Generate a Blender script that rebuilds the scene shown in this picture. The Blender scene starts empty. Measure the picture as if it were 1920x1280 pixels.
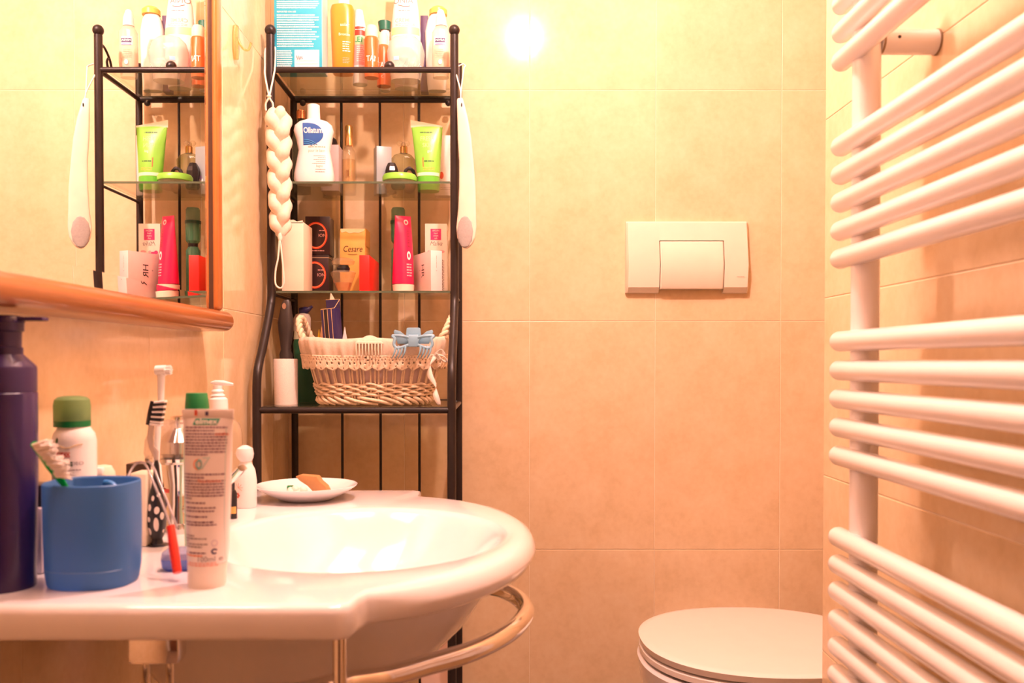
import bpy, bmesh, math, random
from mathutils import Vector, Matrix
S = bpy.context.scene
COL = S.collection
R = math.radians
PI = math.pi
# ------------------------------------------------------------------ camera, world, lamp power, exposure
F = 1670.0; U0 = 935.0; V0 = 707.0; H = 0.97; PITCH = R(1.0)
cd = bpy.data.cameras.new('camera'); cam = bpy.data.objects.new('camera', cd); COL.objects.link(cam)
cam.location = (0, 0, H); cam.rotation_euler = (PI/2 - PITCH, 0, 0)
cd.sensor_width = 36; cd.lens = F/1920*36
cd.shift_x = (960-U0)/1920; cd.shift_y = (V0-640)/1920
cd.clip_start = .02
cd.dof.use_dof = True; cd.dof.focus_distance = 1.58; cd.dof.aperture_fstop = 8.5
S.camera = cam
w = bpy.data.worlds.new('world'); S.world = w; w.use_nodes = True
w.node_tree.nodes['Background'].inputs[0].default_value = (1, .8, .6, 1)
w.node_tree.nodes['Background'].inputs[1].default_value = .02
S.view_settings.view_transform = 'Standard'; S.view_settings.look = 'None'
S.view_settings.gamma = 1; S.view_settings.use_curve_mapping = False
S.view_settings.exposure = 0.10
LAMP_POWER = 190.0; LAMP_COL = (1.0, .60, .53)
LAMP_POS = (.075, .97, 1.905); LAMP_R = .018
CEIL_FILL_POWER = 15.0
al = bpy.data.lights.new('ceiling_fill', 'AREA'); al.energy = CEIL_FILL_POWER; al.color = (1, .615, .51); al.size = .5  # unseen fill under the ceiling, added to stand in for bounce light
ao = bpy.data.objects.new('ceiling_fill', al); COL.objects.link(ao); ao.location = (0, .72, 2.335)

# ------------------------------------------------------------------ helpers: space
def ray(u, v):
    a = (u-U0)/F; b = (V0-v)/F
    return Vector((a, math.cos(PITCH)+b*math.sin(PITCH), -math.sin(PITCH)+b*math.cos(PITCH)))
def at(u, v, Y):
    d = ray(u, v); return d*(Y/d.y) + Vector((0, 0, H))
def onz(u, v, z):
    d = ray(u, v); return d*((z-H)/d.z) + Vector((0, 0, H))
def L(px, Y): return px*Y/F

# ------------------------------------------------------------------ helpers: materials
MATS = {}
def mat(name, col, rough=.4, metal=0, trans=0, clear=None, spec=.5, coat=0, noise=.05, nscale=30, sub=0, emit=0, bump=0, transl=0):
    """procedural material; clear = share of see-through (thin glass / plastic)"""
    if name in MATS: return MATS[name]
    m = bpy.data.materials.new(name); m.use_nodes = True
    nt = m.node_tree; N = nt.nodes; K = nt.links
    p = N['Principled BSDF']; out = N['Material Output']
    p.inputs['Roughness'].default_value = rough
    p.inputs['Metallic'].default_value = metal
    p.inputs['Transmission Weight'].default_value = trans
    p.inputs['Specular IOR Level'].default_value = spec
    p.inputs['Coat Weight'].default_value = coat
    p.inputs['Coat Roughness'].default_value = .08
    if sub:
        p.inputs['Subsurface Weight'].default_value = sub; p.inputs['Subsurface Scale'].default_value = .01
    tc = N.new('ShaderNodeNewGeometry')
    no = N.new('ShaderNodeTexNoise'); no.inputs['Scale'].default_value = nscale; no.inputs['Detail'].default_value = 3
    K.new(tc.outputs['Position'], no.inputs['Vector'])
    rp = N.new('ShaderNodeValToRGB')
    c1 = tuple(min(1, c*(1-noise)) for c in col[:3])+(1,); c2 = tuple(min(1, c*(1+noise)) for c in col[:3])+(1,)
    rp.color_ramp.elements[0].color = c1; rp.color_ramp.elements[1].color = c2
    rp.color_ramp.elements[0].position = .3; rp.color_ramp.elements[1].position = .7
    K.new(no.outputs['Fac'], rp.inputs['Fac']); K.new(rp.outputs['Color'], p.inputs['Base Color'])
    if bump:
        b = N.new('ShaderNodeBump'); b.inputs['Strength'].default_value = bump; b.inputs['Distance'].default_value = .001
        K.new(no.outputs['Fac'], b.inputs['Height']); K.new(b.outputs['Normal'], p.inputs['Normal'])
    if emit:
        K.new(rp.outputs['Color'], p.inputs['Emission Color']); p.inputs['Emission Strength'].default_value = emit
    last = p.outputs[0]
    if transl:
        tl = N.new('ShaderNodeBsdfTranslucent'); K.new(rp.outputs['Color'], tl.inputs['Color'])
        mx = N.new('ShaderNodeMixShader'); mx.inputs[0].default_value = transl
        K.new(last, mx.inputs[1]); K.new(tl.outputs[0], mx.inputs[2]); last = mx.outputs[0]
    if clear is not None:
        tr = N.new('ShaderNodeBsdfTransparent'); tr.inputs['Color'].default_value = tuple(.35+.65*c for c in col[:3])+(1,)
        mx = N.new('ShaderNodeMixShader'); mx.inputs[0].default_value = clear
        K.new(last, mx.inputs[1]); K.new(tr.outputs[0], mx.inputs[2]); last = mx.outputs[0]
    K.new(last, out.inputs[0])
    MATS[name] = m; return m
def glass(name, tint, body=0.0, bcol=(1, 1, 1), rough=.03):
    """thin clear glass: tinted see-through with a Fresnel gloss, and a little body colour"""
    if name in MATS: return MATS[name]
    m = bpy.data.materials.new(name); m.use_nodes = True
    nt = m.node_tree; N = nt.nodes; K = nt.links; N.remove(N['Principled BSDF'])
    tr = N.new('ShaderNodeBsdfTransparent'); tr.inputs[0].default_value = tint+(1,)
    df = N.new('ShaderNodeBsdfDiffuse'); df.inputs[0].default_value = bcol+(1,)
    gl = N.new('ShaderNodeBsdfGlossy'); gl.inputs['Roughness'].default_value = rough
    fr = N.new('ShaderNodeFresnel'); gg = N.new('ShaderNodeNewGeometry'); io = N.new('ShaderNodeMapRange')
    io.inputs['To Min'].default_value = 1.5; io.inputs['To Max'].default_value = 1/1.5
    K.new(gg.outputs['Backfacing'], io.inputs['Value']); K.new(io.outputs[0], fr.inputs['IOR'])
    m1 = N.new('ShaderNodeMixShader'); m1.inputs[0].default_value = body
    m2 = N.new('ShaderNodeMixShader')
    no = N.new('ShaderNodeTexNoise'); no.inputs['Scale'].default_value = 6
    mm = N.new('ShaderNodeMath'); mm.operation = 'MULTIPLY_ADD'; mm.inputs[1].default_value = .04
    K.new(no.outputs['Fac'], mm.inputs[0]); K.new(fr.outputs[0], mm.inputs[2])
    K.new(tr.outputs[0], m1.inputs[1]); K.new(df.outputs[0], m1.inputs[2])
    K.new(mm.outputs[0], m2.inputs[0]); K.new(m1.outputs[0], m2.inputs[1]); K.new(gl.outputs[0], m2.inputs[2])
    K.new(m2.outputs[0], N['Material Output'].inputs[0])
    MATS[name] = m; return m

def tile_mat(name, ca, cb, cc, rough=.16):
    m = bpy.data.materials.new(name); m.use_nodes = True
    nt = m.node_tree; N = nt.nodes; K = nt.links; p = N['Principled BSDF']
    g = N.new('ShaderNodeNewGeometry'); oi = N.new('ShaderNodeObjectInfo')
    off = N.new('ShaderNodeVectorMath'); off.operation = 'MULTIPLY_ADD'; off.inputs[1].default_value = (1, 1, 1)
    sc = N.new('ShaderNodeVectorMath'); sc.operation = 'SCALE'; sc.inputs[0].default_value = (7, 3, 5)
    K.new(oi.outputs['Random'], sc.inputs['Scale'])
    K.new(g.outputs['Position'], off.inputs[0]); K.new(sc.outputs[0], off.inputs[2])
    n1 = N.new('ShaderNodeTexNoise'); n1.inputs['Scale'].default_value = 15; n1.inputs['Detail'].default_value = 6; n1.inputs['Roughness'].default_value = .65
    n2 = N.new('ShaderNodeTexNoise'); n2.inputs['Scale'].default_value = 95; n2.inputs['Detail'].default_value = 4
    K.new(off.outputs[0], n1.inputs['Vector']); K.new(off.outputs[0], n2.inputs['Vector'])
    r = N.new('ShaderNodeValToRGB'); e = r.color_ramp.elements
    e[0].position = .3; e[0].color = ca+(1,); e[1].position = .72; e[1].color = cc+(1,)
    k = e.new(.5); k.color = cb+(1,)
    mx = N.new('ShaderNodeMath'); mx.operation = 'MULTIPLY_ADD'; mx.inputs[1].default_value = .44
    sb = N.new('ShaderNodeMath'); sb.operation = 'SUBTRACT'; sb.inputs[1].default_value = .22
    K.new(n2.outputs['Fac'], mx.inputs[0]); K.new(n1.outputs['Fac'], mx.inputs[2]); K.new(mx.outputs[0], sb.inputs[0])
    K.new(sb.outputs[0], r.inputs['Fac']); K.new(r.outputs['Color'], p.inputs['Base Color'])
    b = N.new('ShaderNodeBump'); b.inputs['Strength'].default_value = .12; b.inputs['Distance'].default_value = .0008
    K.new(n1.outputs['Fac'], b.inputs['Height']); K.new(b.outputs['Normal'], p.inputs['Normal'])
    p.inputs['Roughness'].default_value = rough; p.inputs['Specular IOR Level'].default_value = .45
    MATS[name] = m; return m
def wood_mat(name, c1, c2, axis):
    m = bpy.data.materials.new(name); m.use_nodes = True
    nt = m.node_tree; N = nt.nodes; K = nt.links; p = N['Principled BSDF']
    g = N.new('ShaderNodeNewGeometry'); mp = N.new('ShaderNodeMapping')
    s = [60, 60, 60]; s[axis] = 3; mp.inputs['Scale'].default_value = s
    n = N.new('ShaderNodeTexNoise'); n.inputs['Scale'].default_value = 1.2; n.inputs['Detail'].default_value = 4
    r = N.new('ShaderNodeValToRGB'); r.color_ramp.elements[0].color = c1+(1,); r.color_ramp.elements[1].color = c2+(1,)
    r.color_ramp.elements[0].position = .3; r.color_ramp.elements[1].position = .7
    K.new(g.outputs['Position'], mp.inputs[0]); K.new(mp.outputs[0], n.inputs['Vector']); K.new(n.outputs['Fac'], r.inputs['Fac'])
    K.new(r.outputs['Color'], p.inputs['Base Color']); p.inputs['Roughness'].default_value = .28; p.inputs['Coat Weight'].default_value = .4
    MATS[name] = m; return m

# ------------------------------------------------------------------ helpers: objects
def tag(o, label=None, cat=None, group=None, kind=None):
    if label: o['label'] = label
    if cat: o['category'] = cat
    if group: o['group'] = group
    if kind: o['kind'] = kind
    return o
def thing(name, label, cat, loc=(0, 0, 0), rz=0, group=None, rx=0, ry=0):
    o = bpy.data.objects.new(name, None); COL.objects.link(o); o.empty_display_size = .02
    o.location = loc; o.rotation_euler = (rx, ry, rz); tag(o, label, cat, group); return o
def mesh(name, verts, faces, m, parent=None, smooth=True, angle=40, loc=None):
    me = bpy.data.meshes.new(name); me.from_pydata([tuple(v) for v in verts], [], faces)
    bm = bmesh.new(); bm.from_mesh(me); bmesh.ops.remove_doubles(bm, verts=bm.verts, dist=1e-6)
    bmesh.ops.recalc_face_normals(bm, faces=bm.faces); bm.to_mesh(me); bm.free()
    return link(name, me, m, parent, smooth, angle, loc)
def link(name, me, m, parent=None, smooth=True, angle=40, loc=None):
    me.materials.append(m)
    if smooth:
        me.shade_smooth(); me.set_sharp_from_angle(angle=R(angle))
    o = bpy.data.objects.new(name, me); COL.objects.link(o)
    if parent: o.parent = parent
    if loc: o.location = loc
    return o
class MB:
    def __init__(s): s.v = []; s.f = []
    def add(s, v, f):
        n = len(s.v); s.v += [tuple(p) for p in v]; s.f += [tuple(i+n for i in q) for q in f]; return s
    def tube(s, pts, r, seg=10, cap=True, flat=None):
        v, f = tube_geo(pts, r, seg, cap); return s.add(v, f)
    def box(s, c, d, M=None):
        x, y, z = d[0]/2, d[1]/2, d[2]/2
        v = [Vector((i*x, j*y, k*z)) for i in (-1, 1) for j in (-1, 1) for k in (-1, 1)]
        if M: v = [M @ p for p in v]
        v = [p+Vector(c) for p in v]
        return s.add(v, [(0, 1, 3, 2), (4, 6, 7, 5), (0, 4, 5, 1), (2, 3, 7, 6), (0, 2, 6, 4), (1, 5, 7, 3)])
    def ball(s, c, r, seg=16, rings=10, sc=(1, 1, 1)):
        v = []; f = []
        for i in range(rings+1):
            a = PI*i/rings
            for j in range(seg):
                b = 2*PI*j/seg
                v.append((c[0]+r*sc[0]*math.sin(a)*math.cos(b), c[1]+r*sc[1]*math.sin(a)*math.sin(b), c[2]+r*sc[2]*math.cos(a)))
        for i in range(rings):
            for j in range(seg): f.append((i*seg+j, i*seg+(j+1) % seg, (i+1)*seg+(j+1) % seg, (i+1)*seg+j))
        return s.add(v, f)
    def go(s, name, m, parent=None, smooth=True, angle=40, loc=None): return mesh(name, s.v, s.f, m, parent, smooth, angle, loc)
def tube_geo(pts, r, seg=10, cap=True):
    pts = [Vector(p) for p in pts]; n = len(pts)
    rr = r if isinstance(r, (list, tuple)) else [r]*n
    v = []; f = []; up = None
    for i, p in enumerate(pts):
        t = (pts[min(i+1, n-1)]-pts[max(i-1, 0)]).normalized()
        if up is None:
            up = Vector((0, 0, 1)) if abs(t.z) < .9 else Vector((0, 1, 0))
        a = (up - t*up.dot(t)).normalized(); up = a; b = t.cross(a)
        for j in range(seg):
            q = 2*PI*j/seg; v.append(p + (a*math.cos(q)+b*math.sin(q))*rr[i])
    for i in range(n-1):
        for j in range(seg): f.append((i*seg+j, i*seg+(j+1) % seg, (i+1)*seg+(j+1) % seg, (i+1)*seg+j))
    if cap: f.append(tuple(range(seg))); f.append(tuple(range((n-1)*seg, n*seg)))
    return v, f
def tube(name, pts, r, m, parent=None, seg=10, cap=True):
    v, f = tube_geo(pts, r, seg, cap); return mesh(name, v, f, m, parent, angle=60)
def spline(pts, n=8, closed=False):
    """Catmull-Rom through pts"""
    P = [Vector(p) for p in pts]; out = []; k = len(P)
    rng = range(k if closed else k-1)
    for i in rng:
        g = (lambda j: P[j % k]) if closed else (lambda j: P[max(0, min(k-1, j))])
        a, b, c, d = g(i-1), g(i), g(i+1), g(i+2)
        for q in range(n):
            t = q/n
            out.append(.5*((2*b)+(c-a)*t+(2*a-5*b+4*c-d)*t*t+(3*b-a-3*c+d)*t**3))
    if not closed: out.append(P[-1])
    return out
def box(name, d, m, parent=None, loc=(0, 0, 0), bev=.0015, seg=2, rz=0):
    """box with its base at loc"""
    bm = bmesh.new(); bmesh.ops.create_cube(bm, size=1)
    for v in bm.verts: v.co = Vector((v.co.x*d[0], v.co.y*d[1], (v.co.z+.5)*d[2]))
    if bev: bmesh.ops.bevel(bm, geom=bm.edges[:], offset=min(bev, min(d)*.45), segments=seg, profile=.5, affect='EDGES')
    me = bpy.data.meshes.new(name); bm.to_mesh(me); bm.free()
    o = link(name, me, m, parent, angle=35); o.location = loc; o.rotation_euler.z = rz; return o
# superellipse loft: sections (z, a, b, n, cx, cy)
def sec(s):
    s = tuple(s); return s+(2, 0, 0)[len(s)-3:] if len(s) < 6 else s
def loft(name, secs, m, parent=None, seg=36, cap=True, angle=35, loc=None):
    secs = [sec(s) for s in secs]; v = []; f = []
    for z, a, b, n, cx, cy in secs:
        for j in range(seg):
            q = 2*PI*j/seg; c, s_ = math.cos(q), math.sin(q)
            v.append((cx+a*math.copysign(abs(c)**(2/n), c), cy+b*math.copysign(abs(s_)**(2/n), s_), z))
    for i in range(len(secs)-1):
        for j in range(seg): f.append((i*seg+j, i*seg+(j+1) % seg, (i+1)*seg+(j+1) % seg, (i+1)*seg+j))
    if cap: f.append(tuple(range(seg))); f.append(tuple(range((len(secs)-1)*seg, len(secs)*seg)))
    o = mesh(name, v, f, m, parent, angle=angle, loc=loc); return o
def front(secs, eps=.0004):
    """surface point on the front of a loft: (x, z) -> xyz"""
    secs = sorted([sec(s) for s in secs])
    def fn(x, z):
        lo, hi = secs[0], secs[-1]
        for a, b in zip(secs, secs[1:]):
            if a[0] <= z <= b[0]: lo, hi = a, b; break
        else:
            lo = hi = secs[0] if z < secs[0][0] else secs[-1]
        t = 0 if hi[0] == lo[0] else (z-lo[0])/(hi[0]-lo[0])
        a, b, n, cx, cy = (lo[k]*(1-t)+hi[k]*t for k in range(1, 6))
        q = max(-.98, min(.98, x/a))
        return Vector((cx+q*a, cy-b*(1-abs(q)**n)**(1/n)-eps, z))
    return fn
def flat(y, eps=.0004): return lambda x, z: Vector((x, y-eps, z))
def sideR(x0, eps=.0004): return lambda x, z: Vector((x0+eps, x, z))
def sideL(x0, eps=.0004): return lambda x, z: Vector((x0-eps, -x, z))
def patch(name, fn, x0, x1, z0, z1, m, parent, nx=8, nz=4, skew=0):
    v = []; f = []
    for i in range(nx+1):
        for j in range(nz+1):
            t = j/nz; v.append(fn(x0+(x1-x0)*i/nx+skew*(t-.5), z0+(z1-z0)*t))
    for i in range(nx):
        for j in range(nz): a = i*(nz+1)+j; f.append((a, a+nz+1, a+nz+2, a+1))
    return mesh(name, v, f, m, parent, angle=60)
def disc(name, fn, cx, cz, rx, rz_, m, parent, r0=0, n=28, rings=3, a0=0, a1=2*PI):
    v = []; f = []
    for k in range(rings+1):
        t = r0+(1-r0)*k/rings
        for j in range(n+1):
            q = a0+(a1-a0)*j/n; v.append(fn(cx+rx*t*math.cos(q), cz+rz_*t*math.sin(q)))
    for k in range(rings):
        for j in range(n): a = k*(n+1)+j; f.append((a, a+1, a+n+2, a+n+1))
    return mesh(name, v, f, m, parent, angle=60)
def words(name, fn, x0, x1, z0, z1, rows, m, parent, seed=1, fill=.55, ragged=.25, align='L', dens=.0022):
    """rows of fine print too small to read, as one printed layer"""
    rnd = random.Random(seed); v = []; f = []
    dz = (z1-z0)/rows
    for r in range(rows):
        z = z1-(r+.5)*dz; h = dz*fill*.5
        end = x1-(x1-x0)*rnd.random()*ragged; beg = x0
        if align == 'R': beg, end = x0+(x1-end), x1
        x = beg
        while x < end:
            wl = dens*(1+rnd.random()*2.2); e = min(x+wl, end)
            hh = h*(.75+.3*rnd.random())
            n = len(v); v += [fn(x, z-hh), fn(e, z-hh), fn(e, z+hh), fn(x, z+hh)]; f.append((n, n+1, n+2, n+3))
            x = e+dens*.45
    return mesh(name, v, f, m, parent, smooth=False)
def text(name, s, fn, cx, cz, h, m, parent, xs=1.0, rot=0, shear=0, bold=0, align='CENTER'):
    cu = bpy.data.curves.new('t', 'FONT'); cu.body = s; cu.size = h*1.38; cu.align_x = align; cu.align_y = 'CENTER'
    cu.shear = shear; cu.offset = bold*h; cu.resolution_u = 3
    t = bpy.data.objects.new('t', cu); COL.objects.link(t)
    bpy.context.view_layer.update()
    me = bpy.data.meshes.new_from_object(t.evaluated_get(bpy.context.evaluated_depsgraph_get()))
    bpy.data.objects.remove(t); bpy.data.curves.remove(cu)
    c, s_ = math.cos(rot), math.sin(rot)
    for v in me.vertices:
        x, z = v.co.x*xs, v.co.y
        v.co = fn(cx+x*c-z*s_, cz+x*s_+z*c)
    me.materials.clear()
    return link(name, me, m, parent, smooth=False)
def prism(name, pts, y0, y1, m, parent=None, bev=0, loc=None):
    """polygon in x-z, extruded along y"""
    bm = bmesh.new(); vs = [bm.verts.new((p[0], y0, p[1])) for p in pts]; fa = bm.faces.new(vs)
    r = bmesh.ops.extrude_face_region(bm, geom=[fa])
    for e in r['geom']:
        if isinstance(e, bmesh.types.BMVert): e.co.y = y1
    bmesh.ops.recalc_face_normals(bm, faces=bm.faces)
    if bev:
        ed = [e for e in bm.edges if len(e.link_faces) == 2 and e.calc_face_angle(0) > .6]
        bmesh.ops.bevel(bm, geom=ed, offset=bev, segments=2, profile=.5, affect='EDGES')
    me = bpy.data.meshes.new(name); bm.to_mesh(me); bm.free()
    return link(name, me, m, parent, angle=35, loc=loc)
def px(Y, z0, uc, rows, z_first=0.0):
    """silhouette rows (v, uL, uR, b, n) measured at depth Y -> loft sections in local coordinates"""
    x0 = at(uc, 678, Y).x; out = []
    for i, r in enumerate(rows):
        v, ul, ur = r[:3]; b = r[3] if len(r) > 3 else None; n = r[4] if len(r) > 4 else 2
        z = at(uc, v, Y).z-z0 if v is not None else z_first
        a = L((ur-ul)/2, Y); cx = at((ul+ur)/2, 678, Y).x-x0
        out.append((z, a, a if b is None else b, n, cx, 0))
    return out
def stand(name, label, cat, uc, Y, z0, rz=0, group=None, **k):
    p = at(uc, 678, Y); return thing(name, label, cat, (p.x, Y, z0), rz, group, **k)

# ------------------------------------------------------------------ materials
TILE = tile_mat('cream_tile', (.74, .565, .34), (.80, .62, .39), (.835, .67, .445), .09)
GROUT = mat('grout', (.90, .77, .58), .7)
PORC = mat('porcelain', (.82, .79, .81), .12, coat=.5, noise=.01)
PORC2 = mat('toilet_plastic', (.84, .78, .74), .22, noise=.01)
ENAM = mat('radiator_enamel', (.86, .82, .80), .22, coat=.3, noise=.01)
CHROME = mat('chrome', (.82, .78, .74), .07, metal=1, noise=.02)
IRON = mat('black_iron', (.022, .016, .015), .36, noise=.15, spec=.35)
IVORY = mat('ivory_plastic', (.84, .76, .62), .3, noise=.02)
WHITE = mat('white_plastic', (.86, .84, .84), .28, noise=.01)
CREAM = mat('cream_card', (.86, .74, .58), .6, noise=.03)
BLACK = mat('black_plastic', (.015, .013, .016), .3)
GOLD = mat('gold_metal', (.9, .6, .3), .2, metal=1)
SHELFG = glass('shelf_glass', (.90, .92, .84), .05, (.55, .6, .5))
SHELFE = mat('glass_edge', (.10, .13, .08), .2)
CLEARG = glass('bottle_glass', (.93, .88, .78), .10, (.8, .7, .55))
CORD = mat('cream_cord', (.86, .78, .68), .8, bump=.5, nscale=400)
NAVY = mat('navy_ink', (.06, .05, .16), .5)
GREY = mat('grey_ink', (.30, .25, .26), .6)
WINK = mat('white_ink', (.92, .88, .84), .5)
REDI = mat('red_ink', (.75, .10, .06), .5)
LRED = mat('pale_red_ink', (.85, .42, .34), .6)

# ------------------------------------------------------------------ the setting
ZB = 1.777; XL = -.42; XP = .433; YE = 1.185
def tiled_wall(name, origin, ax, az, width, height, th, x_first, dx, z_first, dz, nrm):
    """wall slab with tile objects; ax = in-plane horizontal axis, nrm = towards the room"""
    ax = Vector(ax); az = Vector((0, 0, 1)); nrm = Vector(nrm); o = Vector(origin)
    rec = .0003
    b0 = o - nrm*rec
    v = []
    for d in (0, th):
        for (i, k) in ((0, 0), (1, 0), (1, 1), (0, 1)): v.append(b0+ax*width*i+az*height*k-nrm*d)
    wall = mesh(name, v, [(0, 1, 2, 3), (7, 6, 5, 4), (0, 4, 5, 1), (1, 5, 6, 2), (2, 6, 7, 3), (3, 7, 4, 0)], GROUT, smooth=False)
    tag(wall, kind='structure')
    cache = {}
    a = x_first
    while a > 0: a -= dx
    while a < width-.004:
        c = z_first
        while c > 0: c -= dz
        while c < height-.004:
            a0, a1 = max(a, 0)+.0006, min(a+dx, width)-.0006; c0, c1 = max(c, 0)+.0006, min(c+dz, height)-.0006
            if a1-a0 > .01 and c1-c0 > .01:
                key = (round(a1-a0, 4), round(c1-c0, 4))
                if key not in cache:
                    W_, H_ = a1-a0, c1-c0; e = .0008; t = rec+.0004; vv = []
                    for (q, s) in ((-t+rec+.0004, 0), (t-.0004, 0), (t, e)):
                        for (i, k) in ((0, 0), (1, 0), (1, 1), (0, 1)):
                            vv.append(ax*((s if i == 0 else W_-s))+az*((s if k == 0 else H_-s))+nrm*q)
                    ff = [(8, 9, 10, 11)]
                    for L_ in (0, 4):
                        for i in range(4): ff.append((L_+i, L_+(i+1) % 4, L_+4+(i+1) % 4, L_+4+i))
                    ob = mesh('tile', vv, ff, TILE, wall, smooth=False); cache[key] = ob.data
                else:
                    ob = bpy.data.objects.new('tile', cache[key]); COL.objects.link(ob); ob.parent = wall
                ob.location = o+ax*a0+az*c0-nrm*rec
            c += dz
        a += dx
    return wall
CH = 2.36
zg = H+.081
tiled_wall('wall_back', (XL, ZB, 0), (1, 0, 0), None, 1.42, CH, .08, .0617-XL, .25, zg, .457, (0, -1, 0))
tiled_wall('wall_left', (XL, -1.0, 0), (0, 1, 0), None, ZB+1.0, CH, .08, 2.65, .29, zg, .457, (1, 0, 0))
tiled_wall('wall_right', (XP, -1.0, 0), (0, 1, 0), None, YE+1.0, CH, .10, YE+1.0, .457, zg+.003, .235, (-1, 0, 0))
plaster = mat('plaster', (.60, .54, .46), .8)
def slab(name, a, b, m):
    c = [(a[i]+b[i])/2 for i in range(3)]; d = [abs(b[i]-a[i]) for i in range(3)]
    o = MB().box(c, d).go(name, m, smooth=False); tag(o, kind='structure'); return o
slab('wall_alcove', (1.0, YE, 0), (1.08, ZB, CH), TILE)
slab('wall_alcove_side', (XP+.101, YE-.08, 0), (1.0, YE, CH), TILE)
slab('wall_front', (XL, -1.08, 0), (XP, -1.0, CH), plaster)
slab('ceiling', (XL-.08, -1.08, CH), (1.08, ZB+.08, CH+.08), plaster)
floorm = tile_mat('floor_tile', (.22, .14, .09), (.27, .18, .12), (.34, .23, .15), .3)
slab('floor', (XL-.08, -1.08, -.08), (1.08, ZB+.08, 0), floorm)

# lamp (above the frame; its reflection shows on the back wall)
WDR = wood_mat('added_door_wood', (.13, .05, .02), (.2, .08, .035), 2)
dr = box('added_door_1', (.72, .03, 2.05), WDR, None, (.01, -.985, 0), bev=.003); tag(dr, kind='structure')  # unseen door behind the camera, added to give the chrome dark reflections
for zq in (.2, 1.1): box('added_door_panel', (.5, .01, .75), WDR, dr, (0, .02, zq), bev=.004)
tube('added_door_handle', [(-.3, .02, 1.0), (-.3, .06, 1.0), (-.2, .06, 1.0)], .008, CHROME, dr)
lp = thing('pendant_lamp', 'pear-shaped opal bulb lamp hanging on a thin cord from the ceiling', 'lamp', (LAMP_POS[0], LAMP_POS[1], CH))
area = 4*PI*LAMP_R**2
gm = bpy.data.materials.new('lamp_glow'); gm.use_nodes = True
for n in list(gm.node_tree.nodes):
    if n.type == 'BSDF_PRINCIPLED': gm.node_tree.nodes.remove(n)
em = gm.node_tree.nodes.new('ShaderNodeEmission'); em.inputs[0].default_value = LAMP_COL+(1,); em.inputs[1].default_value = LAMP_POWER/(area*1.4*PI)/4
gm.node_tree.links.new(em.outputs[0], gm.node_tree.nodes['Material Output'].inputs[0])
dz = LAMP_POS[2]-CH
MB().ball((0, 0, dz), LAMP_R, 24, 14, (1, 1, 1.6)).go('globe', gm, lp)
tube('cord', [(0, 0, -.01), (0, 0, dz+LAMP_R+.02)], .003, WHITE, lp)
loft('collar', [(dz+LAMP_R-.006, .016, .016), (dz+LAMP_R+.022, .012, .012)], WHITE, lp)
loft('ceiling_rose', [(-.018, .02, .02), (-.004, .045, .045), (0, .045, .045)], WHITE, lp)

# ------------------------------------------------------------------ washbasin
ZR = H-.18
YN, YF = .653, 1.253; XC = -.107
def frontx(Y):
    t = 1-((Y-.945)/.254)**2
    e = -.135+.174*math.sqrt(t) if t > 0 else -.4-abs(Y-.945)
    k = .03; d = e-XC
    h = max(k-abs(d), 0)/k
    return max(e, XC)+h*h*h*k/6*1.0
def slabx(Y):
    r = .015
    x = frontx(Y)
    for e in (YN, YF):
        d = abs(Y-e)
        if d < r: x = min(x, XC-r+math.sqrt(max(0, r*r-(r-d)**2)))
    return x
BC = Vector((-.205, .948))
def outline(n=180):
    out = []
    for j in range(n):
        q = 2*PI*j/n; d = Vector((math.cos(q), math.sin(q)))
        lo, hi = 0, .6
        for _ in range(26):
            m_ = (lo+hi)/2; p = BC+d*m_
            ins = XL+.001 < p.x and YN < p.y < YF and p.x < slabx(p.y)
            if ins: lo = m_
            else: hi = m_
        out.append((q, lo))
    return out
OUT = outline()
# make sharp corners exact enough, relax the front a little
n = len(OUT)
IC = Vector((-.146, .928)); IA, IB = .150, .165
def inner_r(q, sc=1.0):
    """radius from BC, along q, to the inner bowl ellipse scaled by sc"""
    d = Vector((math.cos(q), math.sin(q))); o = BC-IC; a, b = IA*sc, IB*sc
    A = (d.x/a)**2+(d.y/b)**2; B = 2*(o.x*d.x/a**2+o.y*d.y/b**2); C = (o.x/a)**2+(o.y/b)**2-1
    D = B*B-4*A*C
    return (-B+math.sqrt(max(D, 0)))/(2*A)
rings = []
def ring(fr):
    """fr(q, rout, wbowl) -> (r or point, z)"""
    g = []
    for q, ro in OUT:
        p = BC+Vector((math.cos(q), math.sin(q)))*ro
        wb = max(0, min(1, (p.x-XC-.004)/.05))
        res = fr(q, ro, wb); g.append(res)
    rings.append(g)
def P(q, r, z): return (BC.x+math.cos(q)*r, BC.y+math.sin(q)*r, z)
TH = .027
# belly from below upwards
belly = []
belly = [(.06, ZR-.147), (.25, ZR-.145), (.38, ZR-.136), (.56, ZR-.117), (.74, ZR-.090), (.88, ZR-.060), (.99, ZR-.036), (1.03, ZR-TH)]
for s_, z in belly:
    ring(lambda q, ro, wb, s_=s_, z=z: (IC.x+(IA*s_ if math.cos(q) > 0 else .262*s_**(1+.65*math.cos(q)))*math.cos(q), IC.y+IB*(s_ if math.cos(q) > 0 else s_**(1+.65*math.cos(q)))*math.sin(q), z-.05*max(0, -math.cos(q))*max(0, 1-s_)))
ring(lambda q, ro, wb: P(q, ro-.006-.012*wb, ZR-TH-.004*wb))
ring(lambda q, ro, wb: P(q, ro-.0015-.004*wb, ZR-TH+.0015))
ring(lambda q, ro, wb: P(q, ro, ZR-TH+.005+.006*wb))
ring(lambda q, ro, wb: P(q, ro-.0002, ZR-.007-.006*wb))
ring(lambda q, ro, wb: P(q, ro-.0015-.003*wb, ZR-.003-.001*wb))
ring(lambda q, ro, wb: P(q, ro-.005-.007*wb, ZR-.0006+.001*wb))
ring(lambda q, ro, wb: P(q, ro-.010-.011*wb, ZR+.0015*wb))
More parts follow.
